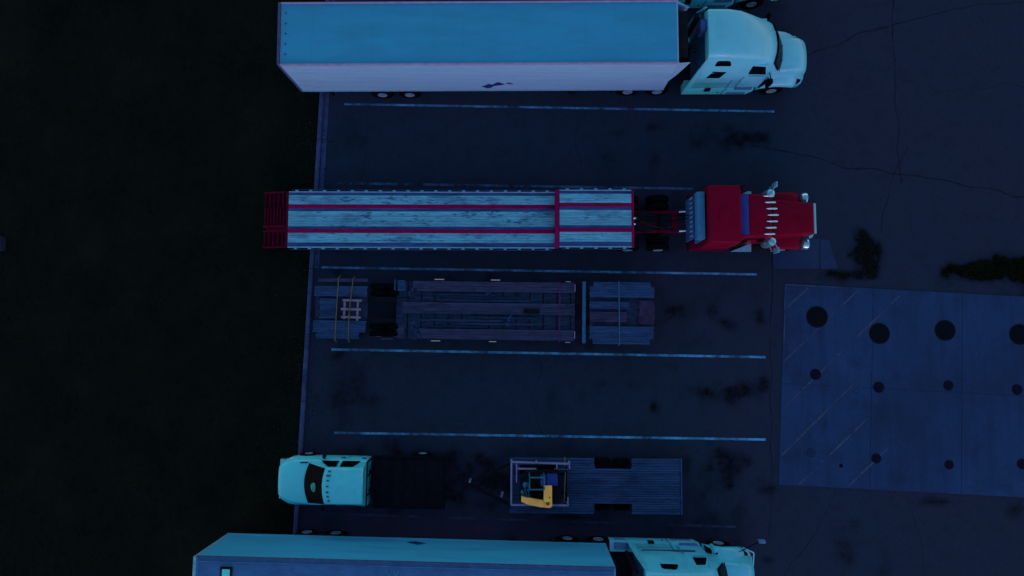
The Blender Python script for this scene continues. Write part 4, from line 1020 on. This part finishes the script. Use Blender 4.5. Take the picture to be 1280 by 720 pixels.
# front deck with clipped corners
for y0, y1, x0, x1 in ((0.66, 1.12, 4.62, 7.48), (1.12, 1.34, 4.78, 7.34)): slab('deck_boards', x0, x1, y0, y1, 1.10, DWOOD2)
slab('deck_boards', 4.62, 6.40, 0.14, 0.48, 1.06, DWOOD2); slab('deck_boards', 4.62, 6.30, -0.42, 0.02, 1.06, DWOOD)
slab('deck_boards', 6.78, 7.50, -0.50, 0.54, 1.08, mat('purple_brown_plate', (0.05, 0.03, 0.085), 0.85, spec=0.03, var=0.4, scale=4))
for y0, y1, x0, x1 in ((-1.14, -0.60, 4.62, 7.46), (-1.38, -1.14, 4.76, 7.26)): slab('deck_boards', x0, x1, y0, y1, 1.10, DWOOD2)
slab('well_floor', 4.66, 7.46, -1.2, 1.2, 0.96, DWELL, dep=0.06)
slab('frame_beam', 4.60, 7.52, 0.40, 0.56, 0.88, STEEL); slab('frame_beam', 4.60, 7.52, -0.56, -0.40, 0.88, STEEL)
for s in (1, -1):
    m = MB(); m.box(6.9, 7.04, s * 0.95 - 0.07, s * 0.95 + 0.07, 0.04, 0.9); m.box(6.8, 7.14, s * 0.95 - 0.13, s * 0.95 + 0.13, 0.01, 0.04); m.build('landing_leg', STEEL, lb)
for x_, y_, l_ in ((-2.20, 1.375, 0.42), (0.30, 1.375, 0.40), (-2.30, -1.34, 0.40), (0.25, -1.34, 0.32), (3.60, 1.34, 0.22), (3.60, -1.33, 0.22)):
    m = MB(); m.box(x_, x_ + l_, y_ - 0.02, y_ + 0.02, 0.80, 0.90); m.build('reflector', REFL if l_ > 0.3 else LAVR, lb)
for y0, y1 in ((0.90, 1.22), (-1.15, -0.85)):
    m = MB(); m.box(3.99, 4.02, y0, y1, 0.93, 0.97); m.build('reflector', LAVR, lb)
m = MB(); m.box(1.75, 2.45, -0.10, 0.10, 0.93, 1.0, 0.02); m.bar((-4.0, 0.5, 0.95), (-3.3, 0.55, 0.97), 0.04); m.build('tool_tray', STEEL, lb)
# clutter of chains and binders on the well boards
for cx, cy, n_ in ((-3.3, 0.62, 9), (-2.9, -0.9, 12), (-3.0, -0.55, 9), (1.2, -0.62, 12), (0.2, 0.62, 8), (-6.3, -0.6, 6)):
    m = MB(); x_, y_ = cx, cy
    for i in range(n_):
        a_ = random.uniform(0, 6.28); nx_, ny_ = x_ + 0.09 * math.cos(a_), y_ + 0.09 * math.sin(a_)
        m.bar((x_, y_, 0.96), (nx_, ny_, 0.96), 0.028, 0.028); x_, y_ = nx_, ny_
    m.build('chain', STRIP, lb)
# loose boards laid in the wells beside the main strips
for y0, y1, n_ in ((0.40, 0.80, 3), (-0.76, -0.20, 4)):
    for i in range(n_):
        yy = y0 + (y1 - y0) * i / n_
        xa = random.uniform(-3.3, -0.5); xb = xa + random.uniform(2.2, 4.2)
        m = MB(); m.box(xa, min(3.95, xb), yy, yy + 0.105, 0.815, 0.85, 0.004); m.build('loose_board', mat('sunken_board_%d' % int(yy * 100), random.choice([(0.022, 0.034, 0.085), (0.030, 0.042, 0.11), (0.018, 0.03, 0.08)]), 0.9, spec=0.02, var=0.5, scale=4, stretch=(0.5, 4, 1)), lb)

pal = empty('pallet_frame', (-7.32, 1.07, 1.06), R(-1.5)); tag(pal, 'small bare lumber lattice lying on the rear deck of the dark lowbed trailer', 'pallet')
for y_, x0, x1 in ((0.42, -0.42, 0.42), (0.03, -0.48, 0.40), (-0.32, -0.46, 0.40)):
    m = MB(); m.box(x0, x1, y_ - 0.045, y_ + 0.045, 0.045, 0.09, 0.004); m.build('slat', TAN, pal)
for x_ in (-0.34, 0.24):
    m = MB(); m.box(x_ - 0.045, x_ + 0.045, -0.46 if x_ > 0 else -0.40, 0.46, 0.0, 0.043, 0.004); m.build('slat', TAN, pal)
def strap(pts, mt, label, wd=0.045):
    m = MB()
    for a_, b_ in zip(pts, pts[1:]): m.bar(a_, b_, wd, 0.008)
    tag(m.build('tie_down_strap', mt), label, 'strap', 'straps over the dark lowbed trailer')
strap([(-7.93, 2.62, 0.80), (-7.95, 2.48, 1.06), (-7.97, 1.6, 1.14), (-8.05, 0.0, 1.10), (-8.06, -0.26, 1.05), (-8.06, -0.34, 0.8)], YSTRAP, 'yellowish strap left of the lumber lattice on the lowbed trailer')
strap([(-7.28, 2.56, 0.80), (-7.30, 2.46, 1.06), (-7.38, 1.5, 1.175), (-7.44, 0.7, 1.175), (-7.48, -0.24, 1.05), (-7.48, -0.34, 0.8)], YSTRAP, 'yellowish strap crossing the top of the lumber lattice on the lowbed trailer')
strap([(1.78, 2.34, 0.7), (1.80, 2.26, 0.955), (1.80, 1.0, 0.955), (1.76, -0.30, 0.955), (1.76, -0.38, 0.7)], PSTRAP, 'purple strap across the main boards of the dark lowbed trailer')
strap([(4.38, 2.36, 0.9), (4.38, 2.28, 1.12), (4.38, 0.8, 1.12), (4.38, -0.40, 1.12), (4.38, -0.50, 0.9)], BSTRAP, 'pale blue strap across the front deck of the dark lowbed trailer', 0.045)

# ------------------------------------------------------------------ pickup truck (faces -x)
pk = empty('pickup_truck', (-10.42, -6.30, 0), R(-0.9)); tag(pk, 'white crew cab pickup with seven roof lights and a black flat bed', 'pickup truck')
def zr(x, pts): return [(x, y_, z_) for y_, z_ in pts]
# lower body + hood
hs = [(0.0, 0.56, 0.54, 0.50, 1.02, 0.10, 0.03), (0.05, 0.68, 0.64, 0.45, 1.10, 0.12, 0.03), (0.20, 0.82, 0.76, 0.45, 1.15, 0.14, 0.04), (0.45, 0.96, 0.88, 0.45, 1.19, 0.15, 0.04), (0.75, 1.02, 0.94, 0.45, 1.22, 0.15, 0.05),
      (1.20, 1.02, 0.94, 0.45, 1.26, 0.12, 0.05), (1.60, 1.02, 0.96, 0.45, 1.30, 0.10, 0.05), (2.0, 1.02, 0.96, 0.42, 1.30, 0.09, 0.04), (3.0, 1.02, 0.96, 0.42, 1.31, 0.09, 0.03), (3.88, 1.01, 0.96, 0.42, 1.32, 0.09, 0.03)]
m = MB(); m.loft([ring(x, half(hb, ht, z0, z1, r, cr, 1.0)) for x, hb, ht, z0, z1, r, cr in hs]); body = m.build('body', PICKW, pk, 40)
# greenhouse: bowed windshield base, roof
def gh(x, hwb, hwt, z, r=0.08, cr=0.03, bow=0.0):
    return [(a_ - bow * (1 - (b_ / 0.95) ** 2), b_, c_) for a_, b_, c_ in ring(x, half(hwb, hwt, 1.15, z, r, cr, 1.30))]
m = MB(); m.loft([gh(1.50, 0.88, 0.86, 1.36, 0.03, 0.01, 0.26), gh(2.35, 0.90, 0.76, 1.93, 0.08, 0.03, 0.16), gh(2.50, 0.92, 0.76, 1.97, 0.09, 0.03, 0.10), gh(3.2, 0.92, 0.76, 1.99, 0.09, 0.03, 0.02), gh(3.80, 0.92, 0.76, 1.97, 0.09, 0.03), gh(3.87, 0.93, 0.77, 1.90, 0.08, 0.02)])
rf = m.build('roof', PICKW, pk, 40)
m = MB(); rows = []
for t in (0.02, 0.33, 0.66, 0.97):
    hwz = 0.84 - 0.10 * t
    x_ = 1.50 + 0.85 * t; z_ = 1.38 + 0.57 * t
    rows.append([(x_ - (0.26 - 0.10 * t) * (1 - (hwz * u / 0.95) ** 2) - 0.02, hwz * u, z_ + 0.015) for u in [i / 6 - 1 for i in range(13)]])
V = [[m.bm.verts.new(p) for p in r_] for r_ in rows]; V2 = [[m.bm.verts.new((p[0] + 0.03, p[1], p[2] - 0.05)) for p in r_] for r_ in rows]
for G in (V, V2):
    for a_, b_ in zip(G, G[1:]):
        for i in range(12): m.face((a_[i], a_[i + 1], b_[i + 1], b_[i]))
for G in (0, -1):
    for i in range(12): m.face((V[G][i], V[G][i + 1], V2[G][i + 1], V2[G][i]))
ws = m.build('windshield', GLASS, pk)
for y_ in (0.35, -0.30):
    m = MB(); m.bar((1.31, y_, 1.42), (1.52, y_ - 0.42, 1.60), 0.018, 0.012); m.build('wiper', STEEL, ws)
m = MB()
pts = blob(1.74, -0.10, 0.15, 0.18, 0, 16, 4)
def wz(x_, y_): return 1.37 + 0.58 * ((x_ + 0.2 * (1 - (y_ / 0.95) ** 2) - 1.50) / 0.85) + 0.07
A_ = [m.bm.verts.new((x_, y_, wz(x_, y_))) for x_, y_ in pts]; m.face(A_)
B_ = [m.bm.verts.new((x_, y_, wz(x_, y_) + 0.008)) for x_, y_ in pts]; m.face(B_)
for i in range(len(pts)): m.face((A_[i], A_[(i + 1) % len(pts)], B_[(i + 1) % len(pts)], B_[i]))
m.build('windshield_paper', mat('green_paper', (0.06, 0.36, 0.36), 0.7, spec=0.05, var=0.4, scale=7), ws)
for i, y_ in enumerate((0.62, 0.44, 0.24, 0.0, -0.24, -0.42, -0.60)):
    x_ = 2.50 - 0.10 * (1 - (y_ / 0.7) ** 2)
    big = i == 1
    m = MB(); m.box(x_ - 0.05 - 0.04 * big, x_ + 0.05 + 0.04 * big, y_ - 0.028, y_ + 0.028, 1.95, 2.04, 0.012); m.build('roof_light', BLUEP if False else RAILB, rf)
for s in (1, -1):
    for a_, b_, sl in ((1.95, 2.70, 0.40), (2.86, 3.62, 0.0)):
        m = MB(); y0, y1 = 0.938, 0.800
        P = [(a_, s * y0, 1.36), (b_, s * y0, 1.36), (b_ - (0.22 if sl == 0 else 0.0), s * y1, 1.84), (a_ + sl, s * y1, 1.84)]
        m.panel(P, 0.012); m.panel(P[::-1], 0.012); m.build('side_window', GLASS, pk)
    for x_ in (2.72, 3.62):
        m = MB(); m.box(x_, x_ + 0.20, min(s * 1.012, s * 1.05), max(s * 1.012, s * 1.05), 1.05, 1.10, 0.01); m.build('door_handle', STRIP, pk)
    m = MB()
    m.box(3.03, 3.045, min(s * 1.012, s * 1.024), max(s * 1.012, s * 1.024), 0.55, 1.20); m.box(1.92, 1.935, min(s * 1.012, s * 1.024), max(s * 1.012, s * 1.024), 0.55, 1.2)
    if s > 0: m.bar((1.0, s * 0.82, 1.27), (1.35, s * 0.84, 1.31), 0.05, 0.012)
    m.build('panel_seam', GAP, body)
    m = MB(); m.box(1.98, 2.08, min(s * 1.04, s * 1.16), max(s * 1.04, s * 1.16), 1.12, 1.40, 0.02); m.bar((2.06, s * 0.98, 1.24), (2.03, s * 1.08, 1.26), 0.04); m.build('mirror', BED, pk)
    m = MB(); m.panel([(0.05, s * 0.60, 1.0), (0.35, s * 0.90, 1.02), (0.33, s * 0.91, 0.82), (0.03, s * 0.62, 0.80)], 0.03); m.build('headlight', PICKW, pk)
    wheel(pk, 1.10, s * 1.07, 0.40, 0.40, 0.26, s); wheel(pk, 6.15, s * 1.16, 0.40, 0.40, 0.24, s, True)
m = MB(); m.box(-0.06, 0.16, -0.86, 0.86, 0.45, 0.72, 0.05); m.build('bumper', CHROME, pk)
m = MB(); m.box(-0.02, 0.06, -0.5, 0.5, 0.74, 0.98, 0.02); m.build('grille', STEEL, pk)
m = MB(); m.box(4.10, 7.12, -1.12, 1.12, 0.86, 1.0, 0.01); m.build('flat_bed', BED, pk)
m = MB()
for s in (1, -1): m.box(4.12, 7.08, s * 1.08 - 0.02, s * 1.08 + 0.02, 1.002, 1.06)
for xx in frange(4.4, 6.9, 0.5): m.box(xx, xx + 0.03, -1.05, 1.05, 1.002, 1.012)
m.box(7.14, 7.22, -1.10, 1.10, 0.80, 0.98, 0.01); m.build('bed_rail', GAP, pk)
m = MB()
for s in (1.0, -1.0, 0.4, -0.4): m.bar((4.02, s, 0.9), (4.02, s, 1.85), 0.05)
m.bar((4.02, -1.0, 1.85), (4.02, 1.0, 1.85), 0.06); m.build('headache_rack', STEEL, pk)
m = MB(); m.box(3.6, 7.1, 0.35, 0.45, 0.55, 0.84); m.box(3.6, 7.1, -0.45, -0.35, 0.55, 0.84); m.cyl((6.15, -0.9, 0.4), (6.15, 0.9, 0.4), 0.07, 8); m.cyl((1.10, -0.9, 0.4), (1.10, 0.9, 0.4), 0.05, 8); m.build('frame', STEEL, pk)

# ------------------------------------------------------------------ equipment trailer with cut-outs for its wheels
et = empty('equipment_trailer', (-0.41, -6.52, 0), R(-0.35)); tag(et, 'grey-blue board deck trailer notched at its wheels, hitched behind the white pickup', 'trailer')
slab('deck_boards', 0.0, 3.70, -1.19, -0.76, 0.86, EQWOOD, et); slab('deck_boards', 0.0, 3.70, 0.74, 1.19, 0.86, EQWOOD, et)
slab('deck_boards', 0.0, 7.40, -0.76, 0.74, 0.86, EQWOOD, et)
slab('deck_boards', 5.28, 7.40, -1.19, -0.76, 0.86, EQWOOD, et); slab('deck_boards', 5.26, 7.40, 0.74, 1.19, 0.86, EQWOOD, et)
m = MB(); m.box(0.02, 7.38, -0.72, 0.70, 0.62, 0.80); m.box(0.02, 3.68, -1.16, 1.16, 0.70, 0.80); m.box(5.30, 7.38, -1.16, 1.16, 0.70, 0.80); m.build('frame', STEEL, et)
m = MB(); m.box(7.405, 7.46, -1.19, 1.19, 0.68, 0.875, 0.005); m.build('end_beam', STRIP, et)
for s in (1, -1):
    for xw in (4.08, 4.90): wheel(et, xw, s * 1.09, 0.37, 0.37, 0.24, s, rimm=STEEL)
m = MB(); m.bar((0.05, 0.9, 0.66), (-1.70, 0.06, 0.66), 0.10, 0.14); m.bar((0.05, -0.9, 0.66), (-1.70, -0.06, 0.66), 0.10, 0.14); m.box(-2.1, -1.6, -0.07, 0.07, 0.60, 0.74); m.build('tongue', STEEL, et)
m = MB(); m.cyl((-1.72, 0.16, 0.45), (-1.72, 0.16, 1.0), 0.045, 10); m.build('coupler_jack', RIM, et)
m = MB(); m.bar((-0.36, -0.50, 0.86), (-0.30, -0.28, 0.94), 0.10, 0.08); m.build('winch_handle', TAN, et)
# side rack: posts and pale rails round the front of the deck
rk = [((0.08, 1.08), (0.08, -0.72)), ((0.08, 1.08), (2.55, 1.02)), ((0.30, 0.80), (1.15, 0.80)), ((0.30, 1.02), (0.30, 0.22)), ((0.08, -0.72), (2.50, -0.72)), ((2.48, -0.72), (2.50, -0.38)), ((2.56, 1.06), (2.56, 0.80)), ((1.9, 0.80), (2.5, 0.78)), ((2.02, 1.0), (2.02, 0.80))]
for i, ((x0, y0), (x1, y1)) in enumerate(rk):
    m = MB(); m.bar((x0, y0, 1.32), (x1, y1, 1.32), 0.07 if i in (0, 1, 2, 4) else 0.05, 0.06); m.build('rack_rail', LAVR if i != 7 else RAILB, et)
for x_, y_ in ((0.08, 1.08), (0.08, -0.72), (0.30, 0.80), (2.50, -0.72), (2.56, 1.04), (1.15, 1.05), (1.15, -0.72), (0.08, 0.2)):
    m = MB(); m.box(x_ - 0.035, x_ + 0.035, y_ - 0.035, y_ + 0.035, 0.87, 1.285); m.build('rack_post', ALU, et)

# ------------------------------------------------------------------ mini excavator riding on the trailer
ex = empty('mini_excavator', (0.95, -6.38, 0.87), R(0)); tag(ex, 'mini excavator with folded yellow boom on the front of the notched trailer', 'excavator')
for yc in (-0.58, 0.58):
    m = MB(); n_ = 26; prof = []
    for i in range(n_):
        t = 2 * math.pi * i / n_; xx = 0.62 * math.copysign(1, math.cos(t)) + 0.20 * math.cos(t); prof.append((xx, 0.22 + 0.20 * math.sin(t)))
    m.loft([[(x_ - 0.1, yc - 0.16, z_ + 0.02) for x_, z_ in prof], [(x_ - 0.1, yc + 0.16, z_ + 0.02) for x_, z_ in prof]])
    for i in range(14): m.box(-0.72 + i * 0.095, -0.68 + i * 0.095, yc - 0.165, yc + 0.165, 0.44, 0.465)
    m.build('track', BLACK, ex)
m = MB(); m.box(-0.5, 0.4, -0.4, 0.4, 0.2, 0.45); m.lathe((-0.05, 0, 0.42), (0, 0, 1), [(0.36, 0), (0.36, 0.12), (0, 0.12)], 24); m.build('undercarriage', STEEL, ex)
m = MB(); m.prism([(-0.88, -0.50), (-0.62, -0.66), (0.45, -0.66), (0.80, -0.45), (0.84, 0.1), (0.70, 0.55), (0.30, 0.66), (-0.62, 0.62), (-0.90, 0.35)], 0.55, 0.92); hb_ = m.build('house', STEEL, ex)
m = MB(); m.box(0.20, 0.66, 0.10, 0.56, 0.92, 1.22, 0.05); m.build('engine_cover', BLUEP, ex)
m = MB(); m.box(-0.05, 0.18, 0.06, 0.52, 0.92, 1.15, 0.04); m.build('side_cover', STRIP, ex)
m = MB(); m.box(-0.45, -0.12, -0.30, 0.16, 0.92, 1.12, 0.04); m.box(-0.50, -0.40, -0.28, 0.14, 1.1, 1.5, 0.04); m.build('seat', BLACK, ex)
m = MB(); zc = 1.78
R4 = [(-0.52, 0.56), (0.08, 0.56), (0.08, 0.08), (-0.52, 0.08)]
for (x0, y0), (x1, y1) in zip(R4, R4[1:] + R4[:1]): m.bar((x0, y0, zc), (x1, y1, zc), 0.045, 0.05)
for x_, y_ in R4: m.bar((x_, y_, 0.9), (x_, y_, zc), 0.045)
m.build('canopy_frame', TEALM, ex)
m = MB()
for x_, y_, r_ in ((-0.70, 0.10, 0.10), (-0.80, -0.20, 0.08), (-0.62, -0.42, 0.09), (-0.55, -0.1, 0.07), (-0.72, -0.36, 0.05)): m.lathe((x_, y_, 0.92), (0, 0, 1), [(r_, 0), (r_, 0.22), (r_ * 0.6, 0.30), (0, 0.30)], 12)
m.cyl((-0.75, 0.1, 1.1), (-0.60, -0.42, 1.12), 0.03, 8); m.cyl((-0.58, 0.2, 1.05), (-0.52, -0.40, 1.15), 0.03, 8)
m.build('hydraulic_valve', TEALM, ex)
m = MB()
for i in range(5):
    x_ = -0.45 + i * 0.12; P = [Vector((x_, -0.05 - 0.05 * i, 0.95)), Vector((x_ + 0.1, -0.3, 1.1)), Vector((x_ - 0.02, -0.52, 1.0))]
    for a_, b_ in zip(P, P[1:]): m.cyl(a_, b_, 0.02, 6)
m.build('hydraulic_hose', BLACK, ex)
# boom: rises from the swing post and folds along the near side; stick crosswise
m = MB()
m.loft([[(x, y_ - w_ , z - h_), (x, y_ + w_, z - h_), (x, y_ + w_, z + h_), (x, y_ - w_, z + h_)] for x, y_, z, w_, h_ in ((-0.86, -0.44, 1.10, 0.11, 0.08), (-0.60, -0.50, 1.25, 0.125, 0.10), (-0.1, -0.57, 1.35, 0.13, 0.11), (0.30, -0.62, 1.30, 0.13, 0.11), (0.42, -0.60, 1.22, 0.11, 0.09))])
m.build('boom', YELLOW, ex)
m = MB()
m.loft([[(x - 0.17, y_, z - 0.08), (x + 0.17, y_, z - 0.08), (x + 0.17, y_, z + 0.07), (x - 0.17, y_, z + 0.07)] for x, y_, z in ((0.24, 0.12, 1.30), (0.24, -0.20, 1.36), (0.23, -0.50, 1.40))])
m.build('stick', YELLOW, ex)
m = MB(); m.lathe((0.24, -0.56, 1.30), (0, 0, 1), [(0.07, 0), (0.07, 0.17), (0, 0.17)], 12); m.build('pivot_pin', mat('rusty_brown_pin', (0.30, 0.10, 0.02), 0.8, spec=0.05, var=0.3), ex)
m = MB(); m.cyl((0.30, -0.3, 1.45), (0.52, -0.5, 1.2), 0.03, 8); m.loft([[(0.55 + 0.28 * math.cos(a_), -0.72, 0.55 + 0.26 * math.sin(a_)) for a_ in [i * math.pi / 8 for i in range(9)]], [(0.55 + 0.28 * math.cos(a_), -0.30, 0.55 + 0.26 * math.sin(a_)) for a_ in [i * math.pi / 8 for i in range(9)]]]); m.build('bucket', STEEL, ex)
m = MB(); m.box(1.02, 1.10, -0.72, 0.72, 0.05, 0.42, 0.02); m.bar((0.5, 0.4, 0.25), (1.05, 0.4, 0.25), 0.08); m.bar((0.5, -0.4, 0.25), (1.05, -0.4, 0.25), 0.08); m.build('dozer_blade', BLACK, ex)
s_ = MB(); s_.bar((1.98, -5.30, 0.88), (1.98, -5.9, 1.30), 0.05, 0.008); s_.bar((1.98, -5.9, 1.30), (1.93, -7.0, 1.30), 0.05, 0.008); s_.bar((1.93, -7.0, 1.30), (1.93, -7.6, 0.88), 0.05, 0.008)
tag(s_.build('tie_down_strap', YSTRAP), 'dull yellow strap over the mini excavator blade on the notched trailer', 'strap')

# small utility box at the far left edge of the grass
ub = MB(); ub.prism([(-24.6, 3.85), (-23.62, 3.82), (-23.66, 4.50), (-24.6, 4.52)], -0.05, 0.25)
tag(ub.build('ground_box', mat('grey_lid', (0.02, 0.022, 0.045), 0.9, spec=0.02, var=0.3)), 'dim grey low box on the grass at the left edge of the photo', 'utility box')
